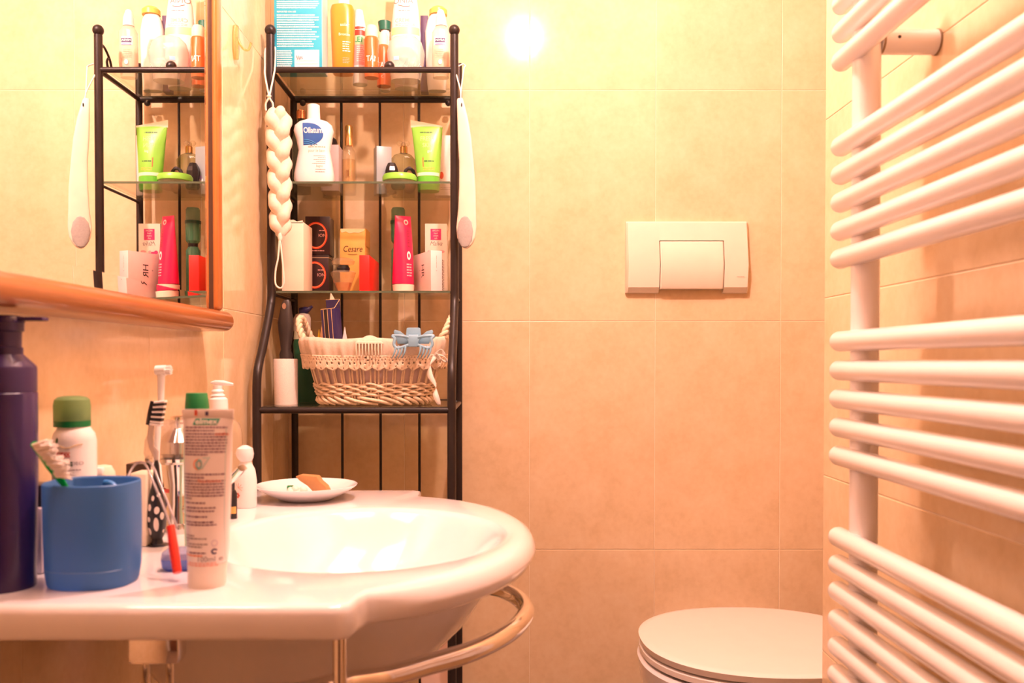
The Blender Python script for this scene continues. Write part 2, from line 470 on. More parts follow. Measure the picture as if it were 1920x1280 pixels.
def mid(t):
    def fn(q, ro, wb):
        a = ro-.010-.011*wb; b = min(inner_r(q, 1.04), a-.001)
        return P(q, a*(1-t)+b*t, ZR+.0015*wb*(1-t))
    return fn
ring(mid(.5)); ring(mid(1))
for s_, z in ((1.0, -.0012), (.97, -.006), (.92, -.018), (.84, -.036), (.72, -.06), (.56, -.083), (.38, -.10), (.2, -.108), (.07, -.111)):
    def fn(q, ro, wb, s_=s_, z=z):
        a = ro-.012-.011*wb
        if s_ > .6:
            r = min(inner_r(q, s_), a-.002); return P(q, r, ZR+z)
        return (IC.x+IA*s_*math.cos(q), IC.y+IB*s_*math.sin(q), ZR+z)
    ring(fn)
v = [p for g in rings for p in g]; f = []
for i in range(len(rings)-1):
    for j in range(n): f.append((i*n+j, i*n+(j+1) % n, (i+1)*n+(j+1) % n, (i+1)*n+j))
f.append(tuple(range(n))); f.append(tuple(range((len(rings)-1)*n, len(rings)*n)))
basin = thing('washbasin', 'glossy white vanity washbasin with bulging bowl mounted on the left wall', 'washbasin', (0, 0, 0))
mesh('basin_body', v, f, PORC, basin, angle=60)
loft('drain', [(ZR-.1105, .022, .022), (ZR-.108, .021, .021), (ZR-.107, .012, .012)], CHROME, basin, loc=(IC.x, IC.y, 0))
box('bracket_clamp', (.041, .02, .031), CHROME, basin, (at(287, 678, .70).x, .705, ZR-.0585), bev=.004)
for uu in (265, 311):
    xx = at(uu, 678, .71).x; tube('supply_hose', [(xx, .715, ZR-.056), (xx, .715, ZR-.3), (xx-.02, .73, ZR-.45)], .0032, CHROME, basin)
# chrome rail round the basin
rail = thing('towel_rail', 'curved chrome towel rail running round the front of the washbasin', 'towel rail', (0, 0, 0))
zr = H-.262
pr = [onz(u_, v_, zr) for (u_, v_) in ((560, 1300), (650, 1278), (730, 1266), (800, 1246), (870, 1226), (925, 1203), (965, 1178), (986, 1148), (975, 1124), (945, 1107), (910, 1098), (850, 1082), (760, 1066))]
pts = spline(pr, 8)
pts = [Vector((XL+.002, pts[0].y-.012, zr))]+[pts[0]+Vector((-.04, -.006, 0))]+pts+[pts[-1]+Vector((-.05, .03, 0)), Vector((XL+.002, pts[-1].y+.05, zr))]
tube('rail_tube', pts, .0092, CHROME, rail, seg=20)
xx = at(635, 678, .70).x
tube('rail_leg', [(xx, .70, ZR-TH-.001), (xx, .70, 0.0)], .0054, CHROME, rail, seg=16)
# tap
TY = .955
tp = thing('basin_tap', 'chrome basin tap with a big clear acrylic knob, behind the toothpaste tube', 'tap', (at(334, 678, TY).x, TY, ZR))
loft('tap_body', [(0, .032, .032), (.005, .032, .032), (.010, .026, .026), (.03, .021, .021), (.05, .021, .021), (.064, .025, .025), (.072, .026, .026), (.075, .024, .024)], CHROME, tp)
loft('knob', [(.0775, .028, .028), (.079, .034, .034), (.083, .0352, .0352), (.097, .034, .034), (.108, .029, .029), (.115, .021, .021), (.118, .012, .012)], glass('acrylic', (.90, .87, .84), .14, (.8, .72, .66)), tp, seg=28, angle=20)
loft('knob_core', [(.0755, .012, .012), (.083, .022, .022), (.095, .021, .021), (.104, .013, .013), (.109, .008, .008), (.116, .010, .010), (.121, .009, .009), (.122, .003, .003)], CHROME, tp)
loft('chrome_rim', [(.0752, .034, .034), (.0785, .0348, .0348)], CHROME, tp)
sp = spline([(.01, -.004, .022), (.035, -.010, .038), (.060, -.014, .056), (.073, -.016, .068)], 6)
v = []; fa = []
for i, p in enumerate(sp):
    wd = .016-.003*i/len(sp); th = .0065-.003*i/len(sp)
    t = (sp[min(i+1, len(sp)-1)]-sp[max(0, i-1)]).normalized(); up = Vector((-t.z, 0, t.x))
    for j in range(16):
        q = 2*PI*j/16; v.append(p+Vector((0, 1, 0))*wd*math.copysign(abs(math.cos(q))**.6, math.cos(q))+up*th*math.copysign(abs(math.sin(q))**.6, math.sin(q)))
for i in range(len(sp)-1):
    for j in range(16): fa.append((i*16+j, i*16+(j+1) % 16, (i+1)*16+(j+1) % 16, (i+1)*16+j))
fa += [tuple(range(16)), tuple(range((len(sp)-1)*16, len(sp)*16))]
mesh('spout', v, fa, CHROME, tp)
box('painted_reflection', (.010, .001, .004), mat('red_reflection_paint', (.7, .1, .08), .4), tp, (-.008, -.0208, .042), bev=.0003)  # red reflection on the chrome, painted as a thin coloured chip
box('painted_reflection', (.006, .001, .012), mat('blue_reflection_paint', (.08, .08, .35), .4), tp, (-.010, -.0215, .024), bev=.0003)  # blue reflection on the tap body, put in as colour

# ------------------------------------------------------------------ flush plate
pm = at(1286, 483, ZB)
fp = thing('flush_plate', 'ivory dual-slope toilet flush plate on the back wall', 'flush plate', (pm.x, ZB, pm.z))
W2, H2 = L(228, ZB)/2, L(134, ZB)/2
zb = -.016  # fold line
def plate(name, x0, x1, z0, z1, d_top, d_fold, d_bot, m, base=0, le=1, ri=1):
    # profile along z: points (z, depth)
    prof = [(z1, base), (z1-.0006, d_top*.7), (z1-.004, d_top), (zb, d_fold), (z0+.011, d_bot), (z0+.001, d_bot*.55), (z0, base)]
    v = []; f = []; xs = ([(x0, 0, 0), (x0+.0008, .72, .3), (x0+.004, 1, 0)] if le else [(x0, 0, 0), (x0+.00002, 1, 0)])+([(x1-.004, 1, 0), (x1-.0008, .72, .3), (x1, 0, 0)] if ri else [(x1-.00002, 1, 0), (x1, 0, 0)])
    for (x, k, e) in xs:
        for (z, d) in prof: v.append((x, -(base+(d-base)*k), z))
    m_ = len(prof)
    for i in range(len(xs)-1):
        for j in range(m_-1): f.append((i*m_+j, (i+1)*m_+j, (i+1)*m_+j+1, i*m_+j+1))
    return mesh(name, v, f, m, fp, angle=25)
bx0, bx1 = L(1234-1286, ZB), L(1352-1286, ZB); bz1 = L(483-454, ZB); bz0 = L(483-543, ZB)
g = .0009
plate('cover', -W2, bx0-g, -H2, H2, .011, .027, .0195, IVORY, ri=0)
plate('cover', bx1+g, W2, -H2, H2, .011, .027, .0195, IVORY, le=0)
plate('cover', bx0-g-.004, bx1+g+.004, bz1+g, H2, .009, .0133, .0133, IVORY) if False else None
# upper bridge between the two sides
v = [(bx0-g, -.0, H2), (bx1+g, 0, H2), (bx0-g, -.0084, H2-.0006), (bx1+g, -.0084, H2-.0006), (bx0-g, -.011, H2-.004), (bx1+g, -.011, H2-.004)]
dd = .011+(.027-.011)*((H2-.004-bz1-g)/(H2-.004-zb))
v += [(bx0-g, -dd, bz1+g), (bx1+g, -dd, bz1+g), (bx0-g, -.002, bz1+g), (bx1+g, -.002, bz1+g)]
mesh('cover', v, [(0, 1, 3, 2), (2, 3, 5, 4), (4, 5, 7, 6), (6, 7, 9, 8)], IVORY, fp, angle=25)
MB().box((0, -.003, (bz0+bz1)/2), (bx1-bx0+.004, .004, bz1-bz0)).go('recess', mat('plate_gap', (.25, .17, .1), .7), fp, smooth=False)
bd = []
prof = [(bz1-.0006, .004), (bz1-.001, dd+.0008), (bz1-.003, dd+.0022), (zb, .0290), (bz0+.004, .0225), (bz0+.0006, .0205), (bz0, .003)]
v = []; f = []
for (x, k) in ((bx0+g*.3, .25), (bx0+g*.3+.0005, .93), (bx0+.003, 1), (bx1-.003, 1), (bx1-g*.3-.0005, .93), (bx1-g*.3, .25)):
    for z, d in prof: v.append((x, -d*k, z))
for i in range(5):
    for j in range(len(prof)-1): a = i*len(prof)+j; f.append((a, a+len(prof), a+len(prof)+1, a+1))
mesh('flush_button', v, f, IVORY, fp, angle=25)
words('brand_mark', lambda x, z: Vector((x, -.0243, z)), W2-.026, W2-.010, -.0405, -.0385, 1, LRED, fp, 3, dens=.001)

# ------------------------------------------------------------------ toilet
tl = thing('toilet', 'white toilet with closed oval lid half hidden behind the partition', 'toilet', (.4255, 1.44, 0))
zt = H-.447
def oval(z, a, b, n=2.25): return (z, a, b, n, 0, 0)
loft('lid', [oval(zt-.014, .186, .174), oval(zt-.0125, .193, .181), oval(zt-.003, .195, .183), oval(zt-.0006, .190, .178), oval(zt, .182, .17), oval(zt+.001, .10, .09), oval(zt+.001, .01, .01)], PORC2, tl, seg=72)
loft('seat', [oval(zt-.028, .186, .174), oval(zt-.026, .194, .182), oval(zt-.018, .194, .182), oval(zt-.0155, .186, .174)], PORC2, tl, seg=72)
loft('bowl', [oval(0, .11, .20), oval(.2, .12, .2), oval(.34, .17, .185), oval(zt-.07, .192, .182), oval(zt-.036, .197, .186), oval(zt-.031, .192, .181)], PORC, tl, seg=72)
box('pan_back', (.26, .18, zt-.08), PORC, tl, (.02, .245, 0), bev=.02, seg=4)

# ------------------------------------------------------------------ towel radiator
rd = thing('towel_radiator', 'white tubular towel radiator mounted on the right partition wall', 'radiator', (0, 0, 0))
XB, XPIPE, YP, YEND, YNEAR = .351, .3635, .885, .926, .40
BR = .0104
for vv in (-94, -41, 11, 64, 117, 276, 329, 381, 434, 486, 640, 694, 747, 800, 853, 1005, 1056, 1106, 1158, 1209, 1261, 1314):
    z = at(1562, vv, YEND-.006).z
    pts = [(XB, YNEAR, z), (XB, YNEAR+.004, z), (XB, YEND-.009, z), (XB, YEND-.005, z), (XB, YEND-.002, z), (XB, YEND-.0003, z), (XB, YEND, z)]
    rr = [BR*.85, BR, BR, BR*.9, BR*.66, BR*.3, BR*.05]
    tube('heating_bar', pts, rr, ENAM, rd, seg=24)
for yy in (YP, .44):
    tube('collector_pipe', [(XPIPE, yy, at(1600, 1420, YP).z), (XPIPE, yy, at(1600, -130, YP).z)], .0135, ENAM, rd, seg=28)
zbr = at(1700, 79, YP).z
for yy in (YP, .44):
    for z_ in (zbr, zbr-.75):
        br = tube('wall_bracket', [(XPIPE+.012, yy, z_), (XPIPE+.014, yy, z_), (XP-.001, yy, z_)], .0121, ENAM, rd, seg=28)
        tube('bracket_ring', [(XPIPE+.0125, yy, z_), (XPIPE+.0145, yy, z_)], .0126, mat('dark_ring', (.3, .2, .12), .5), rd, seg=28)
        tube('bracket_ring', [(XP-.0022, yy, z_), (XP-.0006, yy, z_)], .0128, mat('dark_ring', (.3, .2, .12), .5), rd, seg=28)
        tube('set_screw', [(XPIPE+.027, yy-.0113, z_+.001), (XPIPE+.027, yy-.0125, z_+.001)], .0016, BLACK, rd, seg=10)

# ------------------------------------------------------------------ mirror on the left wall
mr = thing('wall_mirror', 'large mirror in an orange-brown wooden frame on the left wall', 'mirror', (XL, 0, 0))
WD = wood_mat('orange_wood', (.26, .085, .022), (.40, .14, .035), 1); WD2 = wood_mat('orange_wood_upright', (.42, .13, .025), (.56, .20, .045), 2)
MG = mat('mirror_silver', (.93, .93, .91), .0, metal=1, noise=.0)
z0m, z1m = H+.070, H+.75; y0m, y1m = .10, 1.208; bw = .018; dp = -.0005; xm = .030
v = [(xm, y0m+bw, z0m+bw), (xm, y1m-bw, z0m+bw), (xm, y1m-bw, z1m-bw), (xm, y0m+bw, z1m-bw),
     (xm-dp, y0m, z0m), (xm-dp, y1m, z0m), (xm-dp, y1m, z1m), (xm-dp, y0m, z1m),
     (.002, y0m, z0m), (.002, y1m, z0m), (.002, y1m, z1m), (.002, y0m, z1m)]
mesh('mirror_glass', v, [(0, 1, 2, 3), (4, 5, 1, 0), (5, 6, 2, 1), (6, 7, 3, 2), (7, 4, 0, 3), (4, 8, 9, 5), (5, 9, 10, 6), (6, 10, 11, 7), (7, 11, 8, 4), (8, 11, 10, 9)], MG, mr, smooth=False)
def rail_prof(y0, y1, zc, hh, xf, name, m, endround=.012):
    v = []; f = []; K = 22
    prof = [(.0015, -hh)]
    for k in range(13):
        q = -PI/2+PI*k/12; prof.append((xf-hh*.95+hh*.95*math.cos(q), hh*math.sin(q)))
    prof.append((.0015, hh))
    ys = [(y0, 1), (y1-endround, 1)]+[(y1-endround+endround*math.sin(PI/2*k/6), math.cos(PI/2*k/6*.93)) for k in range(1, 7)]
    for y, s_ in ys:
        for (x, z) in prof: v.append((.0015+(x-.0015)*(.82+.18*s_), y, zc+z*(.55+.45*s_)))
    n_ = len(prof)
    for i in range(len(ys)-1):
        for j in range(n_-1): f.append((i*n_+j, i*n_+j+1, (i+1)*n_+j+1, (i+1)*n_+j))
        f.append((i*n_+n_-1, i*n_, (i+1)*n_, (i+1)*n_+n_-1))
    f.append(tuple(range(n_))); f.append(tuple(range((len(ys)-1)*n_, len(ys)*n_)))
    return mesh(name, v, f, m, mr, angle=50)
rail_prof(.10, 1.255, H+.0562, .0140, .050, 'bottom_rail', WD)
box('top_rail', (.038, 1.14, .03), WD, mr, (.0205, .672, z1m), bev=.004)
st = box('side_stile', (.037, .030, z1m-z0m), WD2, mr, (.020, y1m+.0155, z0m), bev=.006, seg=3)
box('inner_bead', (.032, .006, z1m-z0m), mat('dark_bead', (.10, .05, .03), .3), mr, (.0175, y1m+.0022, z0m), bev=.001)
box('side_stile', (.037, .030, z1m-z0m), WD2, mr, (.020, y0m-.0155, z0m), bev=.006)

# clear adhesive hook on the left wall
hk = thing('wall_hook', 'small clear amber plastic hook stuck on the left wall beside the mirror', 'hook', (XL, 1.42, at(435, 80, 1.42).z))
AMB = glass('amber_clear', (.95, .80, .5), .25, (.85, .6, .3))
loft('hook_base', [(-.026, .004, .004), (-.012, .0042, .011), (.014, .0042, .011), (.026, .004, .006)], AMB, hk, loc=(.004, 0, 0))
tube('hook_arm', spline([(.006, 0, .008), (.014, 0, -.008), (.022, .004, -.010), (.026, .006, .002)], 5), .002, AMB, hk)

# ------------------------------------------------------------------ rack
rk = thing('bathroom_rack', 'black iron tube rack with glass shelves in the corner', 'rack', (0, 0, 0))
YR, YB, YL = 1.572, 1.748, 1.473
XRL, XRR = at(508, 300, YR).x, at(852, 300, YR).x
Z1 = at(680, 131, YR).z; Z2 = at(680, 342, YR).z; Z3 = at(680, 547, YR).z; Z4 = at(680, 769, YL).z
ztop = at(680, 66, YR).z
for X in (XRL, XRR):
    zc0 = at(500, 548, YR).z
    pts = [(X, YR, ztop), (X, YR, zc0+.02)] + spline([(X, YR, zc0+.01), (X, YR-.006, zc0-.022), (X, YR-.05, zc0-.085), (X, YL+.008, zc0-.135), (X, YL, zc0-.17)], 6) + [(X, YL, 0)]
    pole = tube('front_pole', pts, .0073, IRON, rk, seg=18)
    MB().ball((X, YR, ztop+.0085), .0098, 20, 12).go('ball_finial', IRON, pole)
    tube('back_pole', [(X, YB, at(680, 120, YB).z if X > -.2 else Z1), (X, YB, 0)], .0066, IRON, rk, seg=14)
def rod(a, b, r=.0052, nm='shelf_rail'): return tube(nm, [a, b], r, IRON, rk, seg=14)
for (z, yf) in ((Z1, YR), (Z4, YL), (.16, YL)):
    rod((XRL, yf, z), (XRR, yf, z), .0052); rod((XRL, YB, z), (XRR, YB, z), .0068)
    rod((XRL, yf, z), (XRL, YB, z), .0045); rod((XRR, yf, z), (XRR, YB, z), .0045)
for z in (Z2, Z3):
    for X in (XRL, XRR): rod((X, YR, z-.004), (X, YB, z-.004), .0026)
for uu in (641, 713, 786):
    xx = at(uu, 500, YB).x; rod((xx, YB, Z1), (xx, YB, .16), .0026, 'back_slat')
for X, s_ in ((XRL, 1), (XRR, -1)):
    MB().ball((X+s_*.020, YB-.010, Z1-.010), .006, 12, 8).go('shelf_stop', BLACK, rk)
t5 = .0022
def gshelf(z, yf, hk_=.0045, cov=False):
    o = box('glass_shelf', (XRR-XRL-.016, YB-yf-.014, hk_), SHELFG, rk, ((XRL+XRR)/2, (yf+YB)/2-.006+(.006 if cov else 0), z-hk_/2), bev=0)
    return z+hk_/2
S1 = gshelf(Z1+.0035, YR+.010, .004, True)
S2 = gshelf(Z2, YR); S3 = gshelf(Z3, YR)
for z in (Z2, Z3):
    box('glass_edge_strip', (XRR-XRL-.016, .0008, .0036), SHELFE, rk, ((XRL+XRR)/2, YR-.0005, z-.0018), bev=0)
S4 = gshelf(Z4+.0035, YL+.010, .004, True)
S0 = gshelf(.1635, YL+.010, .004, True)
# curl hook behind the right pole
cz = at(853, 88, YR).z
tube('curl_hook', spline([(XRR, YR+.006, cz+.006), (XRR, YR+.022, cz+.008), (XRR, YR+.045, cz-.006), (XRR, YR+.052, cz-.022), (XRR, YR+.042, cz-.028), (XRR, YR+.034, cz-.015), (XRR, YR+.04, cz-.006)], 6), .0022, IRON, rk)

# ================================================================== things on the top shelf
G1, G2, G3, G4 = 'toiletries on the top glass shelf', 'toiletries on the second glass shelf', 'boxes and bottles on the third glass shelf', 'things on the lower rack shelf'
e_ = .0002
def cyl_like(root, name, rows, m, Y, z0, uc, seg=36, angle=35):
    s_ = px(Y, z0, uc, rows); o = loft(name, s_, m, root, seg=seg, angle=angle); return o, s_
# teal box
z = S1+e_; Y = 1.605
b = stand('carton', 'teal cardboard carton printed with white text on top shelf beside the left pole', 'box', 567, Y, z, group=G1)
TEAL = mat('teal_card', (.03, .42, .62), .5); Wb, Db = L(89, 1.58), .05
box('carton_body', (Wb, Db, .21), TEAL, b, bev=.0008)
box('side_flap', (.0006, Db-.002, .208), mat('pale_card', (.75, .74, .78), .5), b, (Wb/2+.0004, 0, .001), bev=0)
fn = flat(-Db/2, .0003)
x0, x1 = -Wb/2+.005, Wb/2-.003
words('printed_text', fn, x0, x1, .104, .122, 5, WINK, b, 4, .5, .12, dens=.0012)
text('printed_heading', 'REPORTED ON USE', fn, x0, .0985, .0028, WINK, b, align='LEFT')
words('printed_text', fn, x0, x1, .036, .095, 14, WINK, b, 5, .5, .2, dens=.0012)
words('printed_text', fn, x0, x0+.027, .002, .032, 8, WINK, b, 6, .5, .1, dens=.001)
patch('white_sticker', fn, x0+.031, x1-.002, .002, .032, WINK, b)
f2 = flat(-Db/2, .0007)
tube('scribble', [f2(x0+.034+.0009*i, .018+.005*math.sin(i*1.9)*(1-i/30)) for i in range(14)], .00035, NAVY, b, seg=5)
for zz in (.007, .0125): patch('ruled_line', f2, x0+.033, x1-.004, zz, zz+.0004, LRED, b)
# orange bottle
Y = 1.615; uc = 645
b = stand('lotion_bottle', 'tall orange lotion bottle with white cap on the top shelf', 'bottle', uc, Y, z, group=G1)
ORG = mat('orange_plastic', (.92, .29, .03), .3)
o, s_ = cyl_like(b, 'bottle_body', [(None, 627, 663, .014, 2.6), (138, 626, 664, .015, 2.6), (60, 623, 667, .017, 2.6), (22, 622, 667, .017, 2.6), (13, 624, 664, .016, 2.4), (10, 634, 657, .010, 2)], ORG, Y, z, uc)
cyl_like(b, 'cap', [(9.8, 636, 657), (-12, 636, 657), (-14, 638, 655)], WHITE, Y, z, uc)
fn = front(s_)
words('printed_text', fn, .002, .016, .035, .055, 5, WINK, b, 3, .45); words('printed_text', fn, .002, .014, .015, .026, 4, LRED, b, 8, .4, dens=.0015)
text('lettering', 'solar', fn, .006, .083, .006, WINK, b); text('lettering', 'Bronze', fn, .005, .066, .005, WINK, b)
# white / red / green can
Y = 1.675; uc = 676
b = stand('shampoo_bottle', 'white bottle with red, green and pink label behind the orange bottle', 'bottle', uc, Y, z, group=G1)
o, s_ = cyl_like(b, 'bottle_body', [(None, 663, 690), (60, 663, 690), (48, 666, 687), (20, 668, 682)], WHITE, Y, z, uc); fn = front(s_)
k = at(uc, 70, Y).z-z
patch('label', fn, -.012, .012, k-.001, k+.016, mat('red_label', (.8, .06, .04), .4), b, 10, 2, skew=.001)
patch('label', fn, -.012, .012, k-.018, k-.001, mat('green_label', (.45, .75, .45), .4), b, 10, 2)
text('lettering', 'LEN', front(s_, .0008), .002, k-.009, .010, mat('green_ink', (.03, .4, .12), .4), b, bold=.02)
patch('label', fn, -.012, .012, k-.055, k-.018, mat('pink_label', (.88, .45, .42), .4), b, 10, 2)
words('printed_text', front(s_, .0008), -.004, .012, k-.05, k-.02, 8, WINK, b, 2, .4, dens=.0015)
# two TAN bottles
TANM = mat('tan_orange', (.90, .15, .04), .22, coat=.4)
def tan_bottle(uc, Y, rows, caprows, txt, hh, lab, tx):
    b = stand('spray_bottle', lab, 'bottle', uc, Y, z, group=G1)
    o, s_ = cyl_like(b, 'bottle_body', rows, TANM, Y, z, uc); cyl_like(b, 'cap', caprows, CREAM, Y, z, uc)
    fn = front(s_, .0006)
    text('lettering', txt, fn, tx, hh, .0105, WINK, b, xs=.75, bold=.02)
    tube('swirl', [fn(tx+.003*math.sin(q*.9), hh-.019+.0012*q) for q in range(-4, 5)], .0005, WINK, b, seg=5)
    return b
tan_bottle(697, 1.635, [(None, 685, 711), (76, 684, 712), (71, 686, 710)], [(70.8, 686, 710), (56, 686, 710), (49, 689, 707)], 'TAN', .031, 'orange-red spray bottle with cream cap on top shelf, nearer of the two lettered ones', .0035)
tan_bottle(721, 1.685, [(None, 708, 734), (92, 708, 734), (86, 710, 730)], [(85.8, 711, 729), (68, 711, 729), (63, 714, 727)], 'TAN', .036, 'smaller orange-red spray bottle half behind the first, on top shelf', -.0005)
Y = 1.715; uc = 723
b = stand('cream_bottle', 'slim white bottle with dark green cap on the top shelf', 'bottle', uc, Y, z, group=G1)
cyl_like(b, 'bottle_body', [(None, 714, 733), (64, 714, 733), (58, 716, 731)], WHITE, Y, z, uc)
cyl_like(b, 'cap', [(57.8, 712, 734), (42, 710, 735), (40, 713, 732)], mat('bottle_green', (.02, .16, .11), .3), Y, z, uc)
# big white and green tube
Y = 1.70; uc = 762
b = stand('cream_tube', 'large white tube with pale green band, tallest on the top shelf', 'tube', uc, Y, z, group=G1)
o, s_ = cyl_like(b, 'tube_body', [(None, 742, 784, .017), (130, 738, 788, .019), (66, 734, 790, .018), (20, 738, 786, .014), (0, 741, 783, .012), (-40, 743, 781, .004), (-48, 743, 781, .0005)], WHITE, Y, z, uc); fn = front(s_)
k = at(uc, 62, Y).z-z
patch('green_band', fn, -.0265, .0265, k-.008, k+.006, mat('lime_band', (.62, .78, .40), .4), b, 20, 2)
text('lettering', 'CREME', fn, -.003, k+.018, .0075, LRED, b, bold=.01)
words('printed_text', fn, -.018, .020, k+.007, k+.013, 2, LRED, b, 3, .4)
text('lettering', 'ONIA', fn, -.004, at(uc, 6, Y).z-z, .011, GREY, b)
tube('swoosh', [fn(-.013+.0028*i, at(uc, 17, Y).z-z+.00025*(i-5)**2*(.5)) for i in range(9)], .0005, REDI, b, seg=5)
words('printed_text', fn, -.012, .013, at(uc, 27, Y).z-z, at(uc, 23, Y).z-z, 1, GREY, b, 3, .4)
# bag of cotton pads
Y = 1.655; uc = 760
b = stand('cotton_bag', 'clear plastic bag of white cotton pads in front of the white tube', 'bag', uc, Y, z, group=G1)
BAG = glass('plastic_bag', (.98, .95, .93), .42, (.92, .84, .80))
bm_rows = [(None, 735, 790, .020, 2.6), (120, 729, 795, .026, 2.8), (100, 727, 797, .027, 2.8), (82, 731, 792, .024, 2.8), (72, 740, 782, .016, 2.4), (68, 750, 772, .006, 2)]
o, s_ = cyl_like(b, 'bag_skin', bm_rows, BAG, Y, z, uc)
cot = mat('cotton', (.90, .84, .80), .9, bump=.4, nscale=300)
rnd = random.Random(4); mb = MB()
for i in range(16): mb.ball((rnd.uniform(-.020, .020), rnd.uniform(-.008, .008), .008+.034*rnd.random()), .009, 10, 6, (1, 1, .7))
tag(mb.go('cotton', cot, b), kind='stuff')
fn = front(s_)
patch('blue_mark', fn, -.020, -.010, .031, .038, mat('sky_print', (.25, .55, .8), .4), b)
patch('blue_mark', fn, .027, .031, .004, .024, mat('sky_print', (.25, .55, .8), .4), b)
for sgn in range(5): tube('crease', [fn(-.02+.009*sgn+.004*t, .008+.02*t/3) for t in range(4)], .0004, mat('bag_fold', (.9, .75, .65), .3), b, seg=5)
# white bottle with yellow cap, purple carton, clear spray
Y = 1.715; uc = 820
b = stand('lotion_bottle', 'white bottle with yellow cap behind the clear spray bottle, top shelf right', 'bottle', uc, Y, z, group=G1)
cyl_like(b, 'bottle_body', [(None, 803, 837, .012, 2.6), (120, 799, 841, .014, 2.6), (60, 798, 842, .014, 2.6), (38, 803, 838, .013, 2.4), (29, 808, 834, .012, 2)], WHITE, Y, z, uc)
cyl_like(b, 'cap', [(28.8, 806, 839), (20, 806, 839), (15, 811, 834)], mat('yellow_cap', (.88, .55, .12), .35), Y, z, uc)
b = stand('carton', 'narrow dark violet carton behind the cotton bag on the top shelf', 'box', 797, 1.727, z, group=G1)
box('carton_body', (L(14, 1.72), .02, at(790, 30, 1.72).z-z), mat('violet_card', (.07, .04, .11), .4), b, bev=.0006)
Y = 1.635; uc = 828
b = stand('spray_bottle', 'clear spray bottle of peach lotion with white cap at the right pole, top shelf', 'bottle', uc, Y, z, group=G1)
PEACH = mat('peach_liquid', (.88, .60, .38), .3)
o, s_ = cyl_like(b, 'bottle_body', [(None, 813, 842, .011, 2.6), (120, 811, 845, .013, 2.6), (62, 811, 845, .013, 2.6), (53, 816, 840, .010, 2.2), (50, 818, 837, .008, 2)], glass('clear_plastic', (.97, .93, .90), .45, (.92, .80, .70)), Y, z, uc)
cyl_like(b, 'liquid', [(128, 814, 841, .010, 2.6), (120, 812.5, 843.5, .012, 2.6), (100, 812.5, 843.5, .012, 2.6)], PEACH, Y, z, uc)
cyl_like(b, 'cap', [(49.8, 817, 838), (34, 818, 837), (21, 821, 833), (19, 823, 831)], WHITE, Y, z, uc)
fn = front(s_, .0007); k = at(uc, 83, Y).z-z
patch('label', fn, -.012, .008, k-.006, k+.010, WINK, b); patch('label', front(s_, .001), -.0105, .0075, k-.001, k+.007, NAVY, b); patch('label', front(s_, .001), -.0105, .0075, k-.0055, k-.003, mat('violet_print', (.3, .25, .5), .4), b)
text('lettering', 'NIVEA', front(s_, .0013), -.0015, k+.003, .0042, WINK, b, bold=.02)
words('printed_text', fn, -.011, .008, k-.028, k-.012, 5, mat('peach_ink', (.75, .5, .35), .5), b, 2, .4)
disc('blue_dot', fn, -.001, k-.036, .0035, .0045, mat('pale_blue', (.55, .68, .75), .4), b)
Y = 1.60
MB().ball((0, 0, .0098), .0095, 16, 10).go('bottle_stopper', BLACK, None, loc=(at(730, 100, Y).x, Y, z))
tag(bpy.context.scene.objects['bottle_stopper'], 'small black ball stopper at the front edge of the top shelf', 'stopper')

# ================================================================== second shelf
z = S2+e_
Y = 1.605; uc = 590
b = stand('bath_lotion_bottle', 'curvy white lotion bottle with big blue oval logo on second shelf', 'bottle', uc, Y, z, group=G2)
o, s_ = cyl_like(b, 'bottle_body', [(None, 557, 624, .016, 3), (337, 553, 628, .018, 3), (325, 554, 627, .018, 3), (300, 559, 623, .017, 3), (283, 562, 620, .016, 3), (262, 558, 624, .017, 3), (246, 553, 627, .017, 2.8), (236, 555, 624, .016, 2.6), (229, 563, 616, .014, 2.4), (225, 577, 603, .012, 2)], WHITE, Y, z, uc)
cyl_like(b, 'cap', [(224.8, 578, 602), (198, 578, 601), (196, 581, 598)], WHITE, Y, z, uc)
fn = front(s_); zz = lambda v: at(uc, v, Y).z-z
BL = mat('royal_blue', (.03, .12, .42), .35); BL2 = mat('mid_blue', (.06, .30, .62), .35)
# D-shaped logo: straight left side, rounded right
v = []; fa = []
K = 24
for i in range(K+1):
    q = PI/2-PI*i/K
    xx_ = -.0165+.036*max(0, math.cos(q))**.7; zc = zz(255)+.020*math.sin(q)
    v.append(fn(xx_, zc)); 
c0 = fn(-.004, zz(255)); vv = [fn(-.0165, zz(255))]+v
rows_ = []
vv = []; nn = 10
for i in range(K+1):
    q = PI/2-PI*i/K
    xe = -.0165+.036*max(0, math.cos(q))**.7; zc = zz(255)+.020*math.sin(q)
    for j in range(nn+1): vv.append(fn(-.0165+(xe+.0165)*j/nn, zc))
fa = [(i*(nn+1)+j, i*(nn+1)+j+1, (i+1)*(nn+1)+j+1, (i+1)*(nn+1)+j) for i in range(K) for j in range(nn)]
mesh('logo', vv, fa, BL, b, angle=60)
for i in range(3):
    tube('logo_wave', [front(s_, .0006)(-.0155+.0022*t, zz(266+3.5*i)+.0025*math.sin(t/3.5)-.0008*t) for t in range(12-i*2)], .0007, BL2, b, seg=5)
text('lettering', 'Oilatum', front(s_, .0009), .002, zz(249), .0105, WINK, b, xs=.72, bold=.03)
words('printed_text', fn, -.008, .022, zz(281), zz(277), 1, LRED, b, 1, .5, 0)
text('lettering', 'pour le bain', fn, .007, zz(286), .0055, LRED, b, xs=.8)
words('printed_text', fn, -.002, .023, zz(312), zz(294), 5, GREY, b, 7, .3, .5, 'R', .0012)
text('lettering', 'bagno', fn, .013, zz(315), .0045, LRED, b, xs=.8)
words('printed_text', fn, .002, .023, zz(328), zz(319), 2, GREY, b, 9, .3, .4, 'R', .0012)
Y = 1.69; uc = 566
